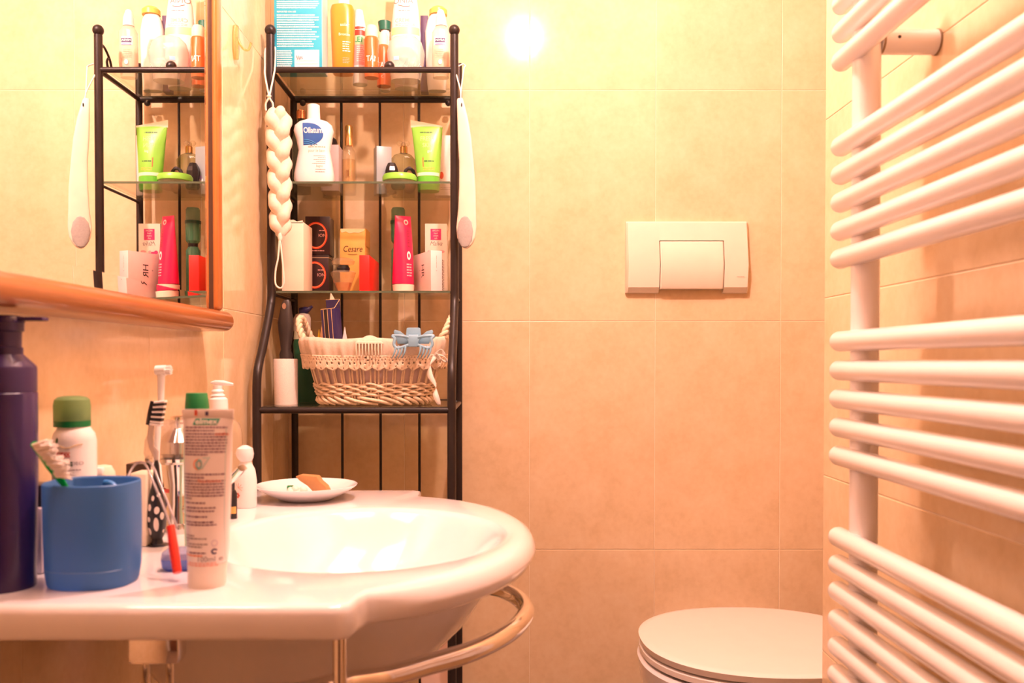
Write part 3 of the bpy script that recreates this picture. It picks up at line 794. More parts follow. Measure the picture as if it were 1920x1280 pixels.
b = stand('cologne_bottle', 'dark bottle with copper cap behind the white lotion bottle', 'bottle', uc, Y, z, group=G2)
cyl_like(b, 'bottle_body', [(None, 549, 584), (262, 549, 584), (240, 556, 578), (224, 560, 574)], mat('dark_green_glass', (.03, .045, .03), .15), Y, z, uc)
cyl_like(b, 'cap', [(223.8, 558, 575), (209, 558, 575), (207, 560, 573)], mat('copper', (.85, .42, .25), .2, metal=1), Y, z, uc)
b = stand('carton', 'grey carton half hidden behind the white lotion bottle', 'box', 624, 1.685, z, group=G2)
box('carton_body', (L(34, 1.66), .05, at(624, 271, 1.66).z-z), mat('grey_card', (.42, .34, .33), .45), b, bev=.0006)
b = stand('cologne_bottle', 'black-capped bottle behind the grey carton', 'bottle', 619, 1.730, z, group=G2)
cyl_like(b, 'bottle_body', [(None, 606, 632), (285, 606, 632), (276, 612, 626)], mat('dark_green_glass', (.03, .045, .03), .15), 1.73, z, 619)
cyl_like(b, 'cap', [(275.8, 610, 632), (268, 608, 634), (262, 610, 632), (257, 616, 626)], BLACK, 1.73, z, 619)
Y = 1.70; uc = 655
b = stand('perfume_spray', 'slender clear perfume spray with tall gold cap, second shelf', 'perfume bottle', uc, Y, z, group=G2)
cyl_like(b, 'bottle_body', [(None, 642, 668), (350, 641, 669), (300, 641, 669), (285, 643, 667), (274, 649, 661)], CLEARG, Y, z, uc)
cyl_like(b, 'perfume', [(362, 643, 667), (300, 643, 667)], glass('gold_liquid', (.95, .82, .5), .2, (.85, .6, .25)), Y, z, uc)
cyl_like(b, 'cap', [(273.8, 648, 663), (238, 648, 663), (235, 650, 661)], GOLD, Y, z, uc)
patch('label', front(px(Y, z, uc, [(360, 641, 669), (300, 641, 669)])), -.003, .005, .032, .044, GOLD, b)
# silver-blue rotated carton
def corner_box(name, label, ucor, Yc, ang, wR, wL, h, m, z0, grp, tilt=0, bev=.0006, part='carton_body', cat='box'):
    """box whose near upright edge is at ucor; right face length wR, left face length wL"""
    p = at(ucor, 678, Yc); c, s_ = math.cos(ang), math.sin(ang)
    cx = p.x+c*wR/2-s_*wL/2; cy = Yc+s_*wR/2+c*wL/2
    b = thing(name, label, cat, (cx, cy, z0), ang, grp); b.rotation_euler.y = tilt
    box(part, (wR, wL, h), m, b, bev=bev); return b
SILV = mat('silver_blue_card', (.33, .39, .42), .35, coat=.2)
b = corner_box('carton', 'silver-blue carton with violet swirl standing cornerwise on second shelf', 707, 1.69, R(20), .029, .026, at(700, 273, 1.69).z-z, SILV, z, G2)
fn = flat(-.013, .0004)
disc('swirl', fn, .004, .026, .0055, .010, mat('violet_swirl', (.35, .25, .5), .4), b, r0=.45, a0=.5, a1=5)
text('lettering', 'M', flat(-.013, .0007), -.001, .022, .013, WINK, b, xs=.7, shear=.3, bold=.03)
Y = 1.725; uc = 757
b = stand('perfume_bottle', 'square clear perfume bottle with glass bow stopper, second shelf', 'perfume bottle', uc, Y, z, group=G2)
cyl_like(b, 'bottle_body', [(None, 736, 778, .012, 5), (300, 734, 779, .013, 5), (292, 740, 773, .011, 4), (288, 749, 766, .008, 2)], glass('olive_glass', (.82, .80, .62), .22, (.45, .42, .25)), Y, z, uc)
cyl_like(b, 'neck', [(288, 751, 765), (276, 751, 765), (274, 753, 763)], GOLD, Y, z, uc)
mb = MB(); zz0 = at(uc, 269, Y).z-z
for s_ in (-1, 1): mb.ball((s_*.0065, 0, zz0), .0062, 12, 8, (1, .6, .9))
mb.ball((0, 0, zz0-.002), .005, 12, 8); mb.go('bow_stopper', CLEARG, b)
Y = 1.69
b = stand('jewelled_cap', 'black faceted bottle top standing in front of the clear perfume', 'bottle top', 735, Y, z, group=G2)
loft('facets', [(0, .0095, .0095), (.030, .0115, .0115), (.042, .0125, .0125), (.050, .0105, .0105), (.0575, .0068, .0068), (.058, .001, .001)], BLACK, b, seg=7, angle=5)
Y = 1.695
b = stand('hair_tie', 'black and brown elastic hair tie standing on edge beside the green tube', 'hair tie', 768, Y, z, group=G2)
pts = [(.0115*math.cos(2*PI*i/28), .002*math.sin(2*PI*i/9), .0262+.0225*math.sin(2*PI*i/28)) for i in range(29)]
tube('elastic', pts, [.0032+.0006*math.sin(i*2.1) for i in range(29)], mat('dark_elastic', (.05, .04, .045), .6, bump=.4, nscale=300), b, seg=10)
disc('brown_disc', flat(0), 0, .0262, .0085, .0185, mat('brown_disc', (.28, .14, .07), .5), b)
Y = 1.65
b = stand('cream_jar', 'low clear glass jar with bright green lid on second shelf', 'jar', 750, Y, z, group=G2)
LIME = mat('lime_plastic', (.24, .62, .07), .3)
loft('jar_body', [(0, .021, .021), (.002, .026, .026), (.010, .030, .030), (.014, .030, .030)], CLEARG, b)
loft('lid', [(.0145, .0295, .0295), (.015, .0315, .0315), (.022, .0318, .0318), (.0265, .029, .029), (.028, .022, .022), (.0285, .004, .004)], LIME, b)
# green tube leaning
Y = 1.668; uc = 803
b = stand('face_wash_tube', 'lime green squeeze tube standing on its cap on second shelf', 'tube', uc, Y, z, group=G2)
rows = [(333, 782, 825, .0165), (325, 782, 826, .0165), (300, 779, 827, .0145), (270, 776, 829, .010), (243, 773, 830, .004), (237, 772, 831, .0008)]
s_ = px(Y, z, uc, rows)
o = loft('tube_body', s_, LIME, b); fn = front(s_)
cyl_like(b, 'cap', [(None, 784, 824), (350, 783, 825), (334, 783, 825)], mat('green_cap', (.14, .58, .05), .35), Y, z, uc)
zz = lambda v: at(uc, v, Y).z-z
patch('white_band', fn, -.0205, .0205, zz(332), zz(326), mat('pale_cream', (.88, .82, .66), .4), b, 24, 1)
hv = [];
for i, (v_, ul, ur) in enumerate(((239, 772, 831), (226, 771, 830))):
    pass
xa, xb = L(771-uc, Y), L(830-uc, Y)
prism('crimp', [(xa, zz(239)), (xb, zz(239)), (xb+.0005, zz(236)), (xa-.0005, zz(225))], -.0009, .0009, mat('pale_cream', (.88, .82, .66), .4), b)
words('printed_text', fn, -.013, .013, zz(252), zz(247), 1, mat('dark_green_ink', (.05, .15, .03), .5), b, 2, .5, .1)
PG = mat('pale_lime_ink', (.70, .80, .35), .5)
text('lettering', 'FRESH', fn, 0, zz(262), .0085, PG, b, xs=.8); text('lettering', 'SKIN', fn, .001, zz(275), .0085, PG, b, xs=.8)
text('lettering', 'gel', fn, .004, zz(286), .005, WINK, b)
words('printed_text', fn, -.006, .013, zz(308), zz(302), 1, mat('dark_green_ink', (.05, .15, .03), .5), b, 5, .4, .1)
patch('red_stripe', fn, -.009, -.0075, zz(316), zz(298), REDI, b, 1, 3)
words('printed_text', fn, -.008, .014, zz(323), zz(316), 2, mat('orange_ink', (.85, .5, .1), .5), b, 9, .5, .1)
b = stand('carton', 'pinkish white carton with a red dot behind the lime green tube', 'box', 833, 1.722, z, group=G2)
box('carton_body', (.034, .03, at(833, 253, 1.705).z-z), mat('pink_white_card', (.86, .74, .72), .5), b, bev=.0006)
disc('red_dot', flat(-.015), -.004, .038, .004, .007, REDI, b)
words('printed_text', flat(-.015), -.006, .014, .010, .016, 2, GREY, b, 3, .5, .1)

# ================================================================== third shelf
z = S3+e_
def zof(v, Y): return at(700, v, Y).z-z
# cream box
xl, xr = at(529, 678, 1.59).x, at(570, 678, 1.59).x
b = thing('carton', 'tall plain cream carton behind the braided loofah loop on third shelf', 'box', ((xl+xr)/2, 1.627, z), 0, G3)
hh = zof(416, 1.59)
box('carton_body', (xr-xl, .074, hh), CREAM, b, bev=.001)
prism('torn_flap', [(-.018, hh-.002), (.019, hh-.002), (.018, hh+.003), (.008, hh+.001), (.002, hh+.004), (-.010, hh+.0035)], -.037, -.0362, CREAM, b)
# two black boxes with red rings
DK = mat('black_card', (.035, .012, .012), .35, coat=.2); RING = mat('red_ring', (.85, .06, .02), .45); RG2 = mat('orange_ring', (.95, .28, .10), .45)
xl, xr = at(571, 678, 1.68).x, at(617, 678, 1.68).x
hA = at(600, 477, 1.68).z-z
hB = at(600, 405, 1.68).z-z-hA
for i, (zb_, hc, lab) in enumerate(((z, hA-.0003, 'black carton with a glowing red ring, lower of the stacked pair on third shelf'), (z+hA, hB, 'black carton with a glowing red ring, upper of the stacked pair on third shelf'))):
    b = thing('carton', lab, 'box', ((xl+xr)/2+.002*i-.001, 1.708, zb_), R(1.5*i), G3)
    box('carton_body', (xr-xl, .05, hc), DK, b, bev=.0008)
    if i == 0: box('lid_edge', (xr-xl+.0012, .051, .0015), mat('tan_card', (.5, .34, .2), .5), b, (0, 0, hc-.006), bev=0)
    fn = flat(-.025)
    disc('red_ring', fn, -.003, hc*.5, .0215, .0255, RING, b, r0=.84); disc('orange_ring', flat(-.025, .0008), -.003, hc*.5, .0195, .0235, RG2, b, r0=.94)
    text('lettering', 'ION', fn, .009, hc*.5, .006, mat('pale_red_print', (.75, .35, .3), .5), b)
    words('printed_text', fn, -.012, .014, .006, .009, 1, mat('pale_red_print', (.75, .35, .3), .5), b, 3, .6)
    words('printed_text', fn, .003, .014, hc*.5+.008, hc*.5+.011, 1, mat('pale_red_print', (.75, .35, .3), .5), b, 3, .6)
# gold box
OCH = mat('ochre_card', (.72, .38, .09), .4, coat=.2, noise=.12)
xl, xr = at(638, 678, 1.655).x, at(685, 678, 1.655).x; hh = zof(429, 1.655)
b = thing('carton', 'worn golden-ochre carton with cursive lettering on third shelf', 'box', ((xl+xr)/2, 1.687, z), 0, G3)
box('carton_body', (xr-xl, .064, hh), OCH, b, bev=.0012)
TORN = mat('torn_edge', (.82, .62, .38), .7)
prism('torn_edge', [(-.022, hh-.003), (-.02, hh-.007), (-.012, hh-.005), (-.005, hh-.0085), (.003, hh-.0065), (.012, hh-.0075), (.021, hh-.004), (.022, hh+.0003), (-.022, hh+.0003)], -.0326, -.0322, TORN, b)
prism('open_flap', [(.0225, hh-.003), (.024, hh+.002), (.024, hh-.03)], -.03, .028, OCH, b)
text('lettering', 'Cesare', flat(-.032), 0, hh*.69, .0115, mat('dark_brown_ink', (.06, .03, .02), .4), b, xs=.8, shear=.25)
tube('underline', [flat(-.032)(-.009+.0018*i, hh*.69-.0095-.0008*math.sin(i*PI/10)) for i in range(11)], .0003, mat('dark_brown_ink', (.06, .03, .02), .4), b, seg=5)
# perfume with black neck
Y = 1.612; uc = 644
b = stand('perfume_bottle', 'crystal perfume bottle with black neck and flat glass stopper, amber liquid', 'perfume bottle', uc, Y, z, group=G3)
cyl_like(b, 'bottle_body', [(None, 634, 656, .0105), (540, 630, 658, .012), (518, 622, 666, .016), (511, 620, 668, .017), (508, 624, 664, .015), (506, 634, 654, .008)], CLEARG, Y, z, uc, seg=10, angle=10)
cyl_like(b, 'perfume', [(547, 635, 655, .009), (539, 631.5, 656.5, .010), (530, 628.5, 659.5, .012)], glass('amber_liquid', (.9, .5, .15), .55, (.85, .38, .08)), Y, z, uc, seg=10)
cyl_like(b, 'neck', [(509, 634, 655), (503, 632, 657), (497, 636, 653)], BLACK, Y, z, uc)
cyl_like(b, 'stopper', [(499, 640, 650, .006), (496, 624, 664, .015), (490, 622, 666, .016), (485, 628, 660, .012), (483, 638, 650, .005)], CLEARG, Y, z, uc, seg=12, angle=15)
# red box
xc_ = at(693, 678, 1.585).x; xl = at(674, 678, 1.585).x
b = thing('carton', 'narrow bright red carton standing end-on in the middle of third shelf', 'box', ((xl+xc_)/2, 1.648, z), 0, G3)
box('carton_body', (xc_-xl, .126, zof(478, 1.585)), mat('red_card', (.86, .015, .01), .45, noise=.01), b, bev=.0006)
# green bottle
Y = 1.715; uc = 747
b = stand('shower_gel_bottle', 'tall translucent green bottle behind the crimson tube', 'bottle', uc, Y, z, group=G3)
GG = glass('green_glass', (.40, .78, .60), .50, (.12, .36, .25))
cyl_like(b, 'bottle_body', [(None, 734, 760), (470, 734, 760), (462, 739, 755), (458, 739, 755), (452, 734, 760), (420, 733, 761)], GG, Y, z, uc)
cyl_like(b, 'collar', [(463, 738, 756), (456, 738, 756)], BLACK, Y, z, uc)
cyl_like(b, 'band', [(420, 732.5, 761.5), (414, 732.5, 761.5)], mat('dark_green', (.01, .07, .05), .3), Y, z, uc)
cyl_like(b, 'cap', [(414, 734, 760), (394, 734, 760), (390, 736, 758)], glass('green_cap_glass', (.55, .75, .6), .4, (.25, .42, .33)), Y, z, uc)
# crimson tube
Y = 1.635; uc = 756
b = stand('hair_mask_tube', 'crimson squeeze tube on pale cap standing tilted on third shelf', 'tube', uc, Y, z, rz=R(28), group=G3)
CR = mat('crimson_plastic', (.62, .015, .09), .3)
rows = [(533, 735, 777, .0165), (528, 735, 777, .0165), (480, 737, 776, .013), (440, 739, 774, .008), (410, 740, 772, .003), (405, 740, 772, .0007)]
s_ = px(Y, z, uc, rows); loft('tube_body', s_, CR, b); fn = front(s_)
cyl_like(b, 'cap', [(None, 737, 776), (534, 736, 777)], CREAM, Y, z, uc)
zz = lambda v: at(uc, v, Y).z-z
disc('round_emblem', fn, .004, zz(417), .0045, .005, mat('pink_print', (.88, .5, .5), .5), b, r0=.5)
text('lettering', 'HAIR MASK', fn, .006, zz(448), .006, mat('dark_plum', (.16, .02, .05), .5), b, rot=-PI/2, xs=.8)
disc('leaf_emblem', fn, .006, zz(480), .004, .008, WINK, b, r0=.5)
words('printed_text', fn, .001, .014, zz(520), zz(494), 5, mat('pink_print', (.88, .5, .5), .5), b, 6, .5)
# pink white box with letters
PINKB = mat('blush_card', (.88, .70, .68), .45)
b = corner_box('carton', 'blush pink carton with thin black letters leaning beside the crimson tube', 808, 1.588, R(25.5), .0215, .088, at(808, 469, 1.588).z-z, PINKB, z, G3)
fl = sideL(-.0215/2)
INK = mat('black_ink', (.03, .02, .02), .5)
text('lettering', 'HR', fl, .004, .040, .0135, INK, b, rot=-PI/2, xs=1.0)
text('lettering', 'o', fl, -.011, .042, .004, INK, b)
text('lettering', '*', flat(-.044), 0, .036, .004, GREY, b); words('printed_text', lambda x, z: Vector((z, -.0444, x)), .042, .066, -.0005, .0005, 1, LRED, b, 3, .8)
# white and pink box
xl, xr = at(797, 678, 1.69).x, at(838, 678, 1.69).x; hh = zof(419, 1.69)
b = thing('carton', 'white carton with pink square and flower print at the right of third shelf', 'box', ((xl+xr)/2, 1.712, z), 0, G3)
box('carton_body', (xr-xl, .044, hh), mat('white_card', (.88, .82, .78), .45), b, bev=.0008)
fn = flat(-.022); MAG = mat('magenta_print', (.68, .05, .25), .5); MG2 = mat('soft_pink_print', (.85, .45, .52), .5)
patch('pink_square', fn, -.010, .010, hh-.031, hh-.010, MAG, b)
for i, t_ in enumerate(('ARGAN', 'hand', 'cream', 'soft')): text('lettering', t_, flat(-.022, .0008), 0, hh-.0135-.0048*i, .0034, WINK, b, xs=.8)
text('lettering', 'Malva', fn, 0, hh-.038, .0085, GREY, b, shear=.35, xs=.9)
rnd = random.Random(7)
for i in range(9): disc('flower_petal', flat(-.022, .0004+.0001*i), rnd.uniform(-.017, .012), hh-.052-rnd.random()*.022, rnd.uniform(.003, .006), rnd.uniform(.002, .004), MG2 if i % 3 else MAG, b, n=8, rings=1)
words('printed_text', lambda x, z: fn(z, x), .004, hh-.05, .009, .016, 3, GREY, b, 2, .5)
disc('orange_spot', sideR((xr-xl)/2), -.012, hh-.017, .005, .006, mat('orange_print', (.85, .35, .15), .5), b)

# ================================================================== lower shelf
z = S4+e_
Y = 1.56; uc = 536
b = stand('lint_roller', 'white lint roller standing upright with a dark grey handle on the lower shelf', 'lint roller', uc, Y, z, group=G4)
PAP = mat('lint_paper', (.84, .74, .66), .75, bump=.3, nscale=500, noise=.04)
cyl_like(b, 'paper_roll', [(None, 515, 558), (674, 513, 558), (672.5, 514, 557)], PAP, Y, z, uc)
GH = mat('dark_grey_handle', (.032, .024, .022), .45)
rows = [(672, 524, 549, .011), (664, 524, 549, .011), (655, 527, 545, .009), (625, 523, 550, .010), (605, 521, 551, .010), (585, 525, 548, .008), (575, 527, 547, .006), (567, 529, 546, .005), (562, 533, 543, .003)]
cyl_like(b, 'handle', rows, GH, Y, z, uc)
disc('hanging_hole', flat(-.0062, .0012), L(-1, Y), at(uc, 574, Y).z-z, .0035, .0055, mat('hole_shade', (.35, .2, .12), .8), b, r0=.0)
prism('torn_sheet', [(.008, .03), (.0195, .028), (.0195, .082), (.010, .078), (.013, .066), (.009, .052), (.011, .042)], -.0188, -.0183, mat('sticky_sheet', (.80, .62, .45), .6), b) if False else None
# green bottle with pump
Y = 1.655; uc = 574
b = stand('pump_bottle', 'dark green lotion bottle with grey collar and blue pump behind the basket', 'bottle', uc, Y, z, group=G4)
cyl_like(b, 'bottle_body', [(None, 557, 600, .012, 2.8), (690, 553, 600, .014, 2.8), (645, 550, 588, .013, 2.6), (636, 552, 586, .012, 2.4)], mat('forest_green', (.015, .12, .06), .35), Y, z, uc)
cyl_like(b, 'shoulder', [(636, 551, 586, .012, 2.4), (621, 552, 584, .012, 2.2)], mat('sage_white', (.66, .66, .52), .4), Y, z, uc)
cyl_like(b, 'collar', [(621, 551, 583, .011), (596, 551, 583, .011), (589, 555, 580, .009), (587, 560, 575, .006)], mat('grey_collar', (.55, .48, .48), .4), Y, z, uc)
zt_ = at(uc, 581, Y).z-z
tube('pump_head', [(-.012, 0, zt_-.002), (0, 0, zt_-.001), (.006, 0, zt_+.002), (.012, 0, zt_+.007)], [.006, .0075, .004, .0022], mat('navy_plastic', (.03, .02, .10), .3), b)
tube('pump_stem', [(-.004, 0, zt_-.012), (-.004, 0, zt_)], .004, mat('navy_plastic', (.03, .02, .10), .3), b)
# wicker basket
YBK = 1.572; bx = at(704, 678, YBK).x
b = thing('wicker_basket', 'cream wicker basket with cloth liner and crochet lace on the lower rack shelf', 'basket', (bx, YBK, z), R(-2), G4)
WICK = mat('cream_wicker', (.84, .66, .46), .55, bump=.3, nscale=200, noise=.08)
CLOTH = mat('liner_cloth', (.86, .72, .58), .85, bump=.3, nscale=400, transl=.15)
LACE = mat('crochet_lace', (.86, .68, .50), .9, bump=.5, nscale=500)
def se(t, a, bb, n=2.8):
    c, s_ = math.cos(t), math.sin(t); return Vector((a*math.copysign(abs(c)**(2/n), c), bb*math.copysign(abs(s_)**(2/n), s_), 0))
A0, B0, A1, B1, HB = .092, .058, .121, .078, .104
def bp(t, z_, out=0):
    k = z_/HB; return se(t, A0+(A1-A0)*k+out, B0+(B1-B0)*k+out)+Vector((0, 0, z_))
def loopt(n): # even arc-length parameters round the superellipse
    T = [2*PI*i/720 for i in range(721)]; P_ = [se(t, A0, B0) for t in T]; d = [0]
    for i in range(720): d.append(d[-1]+(P_[i+1]-P_[i]).length)
    out = []; j = 0
    for i in range(n):
        g_ = d[-1]*i/n
        while d[j+1] < g_: j += 1
        out.append(T[j])
    return out
NS = 40; ts = loopt(NS)
# inner liner
v = []; fa = []; lt = loopt(120); Hs = [.004, .03, .06, .09, HB+.008]
for z_ in Hs:
    for t in lt: v.append(bp(t, z_, -.004))
for i in range(len(Hs)-1):
    for j in range(120): fa.append((i*120+j, i*120+(j+1) % 120, (i+1)*120+(j+1) % 120, (i+1)*120+j))
mesh('liner', v, fa, mat('liner_inside', (.80, .62, .56), .85), b)
for i, t in enumerate(ts):
    for s_ in (-1, 1):
        dt = .018*s_
        o = tube('stake', [bp(t+dt, .004, .0005), bp(t+dt, .05, .0012), bp(t+dt, HB, .0005)], .0016, WICK, b, seg=6)
nw = 240; wt = loopt(nw)
for k_ in range(5):
    zc = .0185+.0043*k_; pts = []
    for i in range(nw+1):
        t = wt[i % nw]; ph = 2*PI*(i/nw)*NS/2
        pts.append(bp(t, zc+.0012*math.sin(ph+(k_ % 2)*PI+.8)+.0006*math.sin(i*.37+k_), .0028+.0018*math.sin(ph+(k_ % 2)*PI)))
    tube('weaver', pts, .0023, WICK, b, seg=6, cap=False)
# slanting braided foot
for i in range(30):
    t0 = 2*PI*i/30
    pts = [bp(t0+dt_*.34, .003+.012*(1-q)**1.2, .0015+.005*math.sin(q*PI)) for q, dt_ in ((0, 0), (.25, .28), (.5, .55), (.75, .85), (1, 1.15))]
    tube('foot_strand', pts, .0030, WICK, b, seg=7)
rim = [bp(t, HB+.003, .002) for t in lt]+[bp(lt[0], HB+.003, .002)]
tube('rim', rim, .0042, WICK, b, seg=8, cap=False)
v = [bp(t, .006, -.002) for t in lt]; mesh('base', v, [tuple(range(120))], WICK, b, smooth=False)
# cloth cuff folded outside
v = []; fa = []; nc = 240; ct = loopt(nc); prof = [(HB-.012, -.006), (HB+.004, -.004), (HB+.010, .0), (HB+.0095, .005), (HB+.003, .0085), (HB-.012, .0095), (HB-.022, .0085)]
rnd = random.Random(3)
for k_, (z_, o_) in enumerate(prof):
    for i, t in enumerate(ct):
        wv = .0018*math.sin(i*.26)+.0012*math.sin(i*.61+1)+.001*math.sin(i*1.3); q = k_/(len(prof)-1)
        sag = .004*math.cos(t)**2
        v.append(bp(t, z_+sag*.8-.005*math.sin(-t)*(0)+.0012*math.sin(i*.17+2), o_+wv*q))
for k_ in range(len(prof)-1):
    for i in range(nc): fa.append((k_*nc+i, k_*nc+(i+1) % nc, (k_+1)*nc+(i+1) % nc, (k_+1)*nc+i))
mesh('liner_cuff', v, fa, CLOTH, b, angle=80)
# lace: openwork strip with scalloped lower edge
v = []; fa = []; nl = 480; lt2 = loopt(nl); NR = 11
for k_ in range(NR+1):
    for i, t in enumerate(lt2):
        q = k_/NR
        sc = abs(math.sin(i/nl*PI*34)); z_ = HB-.019-q*(.020+.006*sc)+.003*math.cos(t)**2
        v.append(bp(t, z_, .0105+.0025*q+.0016*math.sin(i*.13)+.0008*math.sin(i*.45+k_*.5)))
for k_ in range(NR):
    for i in range(nl):
        hole = (k_ in (1, 3) and i % 4 == (0 if k_ == 1 else 2)) or (k_ in (6, 7) and i % 14 in (3, 4)) or (k_ == 5 and i % 14 in (9, 10)) or (k_ == 9 and i % 7 == 2)
        if not hole: fa.append((k_*nl+i, k_*nl+(i+1) % nl, (k_+1)*nl+(i+1) % nl, (k_+1)*nl+i))
o = mesh('lace_trim', v, fa, LACE, b, angle=80)
md = o.modifiers.new('thick', 'SOLIDIFY'); md.thickness = .0009
# twisted handles at both ends
def rope(name, pts, r, tw, m, par, strands=2, n=6):
    c = spline(pts, n); N_ = len(c); mb = MB()
    for s_ in range(strands):
        path = []; up = Vector((0, 1, .3)).normalized()
        for i, p in enumerate(c):
            t = (c[min(i+1, N_-1)]-c[max(0, i-1)]).normalized(); a = (up-t*up.dot(t)).normalized(); bb = t.cross(a)
            q = tw*i/N_*2*PI+2*PI*s_/strands; path.append(p+(a*math.cos(q)+bb*math.sin(q))*r*.62)
        mb.tube(path, r*.7, 7)
    return mb.go(name, m, par, angle=70)
for s_ in (-1, 1):
    x_ = s_*A1
    tip = s_*(.012 if s_ > 0 else .010)
    rope('handle', [(x_-s_*.006, -.036, HB+.002), (x_+tip*.5-s_*.001, -.032, HB+.022), (x_+tip, -.018, HB+.041), (x_+tip*1.15, 0, HB+.048), (x_+tip, .018, HB+.041), (x_+tip*.5, .032, HB+.022), (x_-s_*.006, .036, HB+.002)], .0052, 7, WICK, b)
# ribbon bow on the right end
RB = mat('white_ribbon', (.90, .80, .70), .7)
xr_ = A1-.010
def ribbon(name, pts, wd, m, par):
    c = spline(pts, 6); v = []; fa = []
    for i, p in enumerate(c):
        wv = Vector((wd*math.cos(i*.25), .3*wd*math.sin(i*.25), 0)); v += [p-wv, p+wv]
    for i in range(len(c)-1): fa.append((2*i, 2*i+1, 2*i+3, 2*i+2))
    o = mesh(name, v, fa, m, par, angle=80); md = o.modifiers.new('t', 'SOLIDIFY'); md.thickness = .0008; return o
ribbon('ribbon_tail', [(xr_+.004, -.058, .088), (xr_-.005, -.070, .070), (xr_-.006, -.074, .052), (xr_+.003, -.076, .034), (xr_+.004, -.078, .018), (xr_+.010, -.078, .002)], .0052, RB, b)
for i, (dx, dz) in enumerate(((.012, .004), (.017, -.008), (.006, -.004))):
    ribbon('ribbon_loop', [(xr_+.002, -.060, .088), (xr_+dx, -.066, .092+dz), (xr_+dx+.004, -.062, .082+dz), (xr_+.002, -.058, .084)], .003, RB, b)
# things in the basket
def inb(dx, dy, z_): return (bx+dx, YBK+dy, z+z_)
pp = at(626, 600, 1.545)
nb = thing('carton', 'open navy carton with gold stripes standing tilted in the wicker basket', 'box', (pp.x+.004, 1.555, z+.012), R(-22), G4, rx=0, ry=R(-5))
NV = mat('navy_card', (.022, .014, .09), .35, coat=.1); GL = mat('gold_stripe', (.75, .5, .22), .4)
hN = at(626, 578, 1.55).z-z-.012
box('carton_body', (.028, .020, hN), NV, nb, bev=.0008)
for xx_ in (-.0085, -.0005, .0075): box('gold_stripe', (.0008, .0004, hN-.002), GL, nb, (xx_, -.0102, .001), bev=0)
box('dark_stripe', (.0072, .0003, hN-.002), BLACK, nb, (-.0045, -.0101, .001), bev=0)
prism('lid_flap', [(-.014, hN), (.014, hN), (.014, hN+.016), (-.014, hN+.018)], .0088, .0098, NV, nb)
for a_, c_ in (((-.014, -.0098, hN), (.014, -.0098, hN)), ((-.014, .0093, hN+.018), (.014, .0093, hN+.016)), ((.014, -.0098, hN), (.014, .0093, hN+.016))): tube('gold_edge', [a_, c_], .0005, GL, nb, seg=5)
prism('torn_point', [(-.008, hN+.010), (.006, hN+.012), (-.004, hN+.031)], .0105, .0112, CREAM, nb)
for (nm, lab, u_, v0, v1, m_, Y_, wd) in (
    ('paper_packet', 'orange-cream paper packet behind the navy carton in the basket', 606, 585, 650, mat('apricot_paper', (.85, .52, .28), .6), 1.60, .018),
    ('paper_packet', 'yellow packet peeping out left of the navy carton in the basket', 597, 616, 650, mat('yellow_paper', (.85, .58, .03), .5), 1.585, .012),
    ('paper_packet', 'white pointed paper packet right of the navy carton in the basket', 645, 612, 650, WHITE, 1.60, .016)):
    p = at(u_, v1, Y_)
    k = thing(nm, lab, 'packet', (p.x, Y_, z+.02), 0, G4); hh = at(u_, v0, Y_).z-z-.02
    prism('packet_body', [(-wd/2, 0), (wd/2, 0), (wd*.42, hh*.75), (wd*.1, hh), (-wd*.3, hh*.7)], -.003, .003, m_, k, bev=.001)
# hair claws
SKY = mat('sky_blue_plastic', (.28, .50, .66), .35, transl=.15)
def claw(loc, m, s=1.0, label='', col=None, rz=0):
    k = thing('hair_claw', label, 'hair clip', loc, rz, G4)
    def q(p): return [(a*s, c*s) for a, c in p]
    # back jaw: three fanned lobes
    prism('back_jaw', q([(-.026, -.002), (-.033, .018), (-.031, .0215), (-.022, .019), (-.0125, .0115), (-.0115, .0235), (-.009, .025), (.009, .025), (.0115, .0235), (.0125, .0115), (.022, .019), (.031, .0215), (.033, .018), (.026, -.002)]), .006*s, .009*s, m, k, bev=.0008*s)
    tube('hinge', [(-.008*s, .0035*s, .010*s), (.008*s, .0035*s, .010*s)], .0036*s, m, k)
    prism('front_bridge', q([(-.012, .006), (-.008, .011), (.008, .011), (.012, .006), (.008, .001), (.0095, -.007), (-.0095, -.007), (-.008, .001)]), -.006*s, .002*s, m, k, bev=.001*s)
    mb = MB()
    for sg in (-1, 1):
        pts = [(sg*x*s, y*s, z_*s) for x, y, z_ in ((.008, -.004, .008), (.018, -.007, .0105), (.034, -.006, .011), (.030, -.009, .006), (.0315, -.010, -.003), (.027, -.011, -.009), (.018, -.011, -.008), (.008, -.007, -.004))]
        mb.tube(spline(pts, 4), [.0026*s]*(len(pts)*4-3), 8)
    mb.go('front_jaw', m, k)
    for i, x_ in enumerate((-.029, -.0235, -.018, -.0125, .0125, .018, .0235, .029)):
        sg = -1
        pts = [(x_*s, -.010*s, -.006*s), (x_*s+sg*.0005*s, -.013*s, -.014*s), (x_*s+sg*.003*s, -.0125*s, -.021*s), (x_*s+sg*.006*s, -.009*s, -.026*s)]
        tube('tooth', spline(pts, 3), [(.0021-.0014*j/9)*s for j in range(10)], m, k, seg=7)
    return k
p = at(775, 642, 1.475); claw((p.x, 1.475, p.z), SKY, 1.0, 'large sky blue hair claw clipped on the rim of the basket', rz=R(3))
p = at(692, 640, 1.482)
k = thing('hair_claw', 'small cream hair clip straddling the middle of the basket rim', 'hair clip', (p.x, 1.490, p.z), 0, G4)
prism('clip_top', [(.0165*math.cos(q*PI/12), -.003+.0135*math.sin(q*PI/12)) for q in range(13)], .0, .004, IVORY, k, bev=.001)
prism('clip_bridge', [(-.0235, -.004), (.0235, -.004), (.020, .0005), (-.020, .0005)], -.0125, .003, IVORY, k, bev=.001)
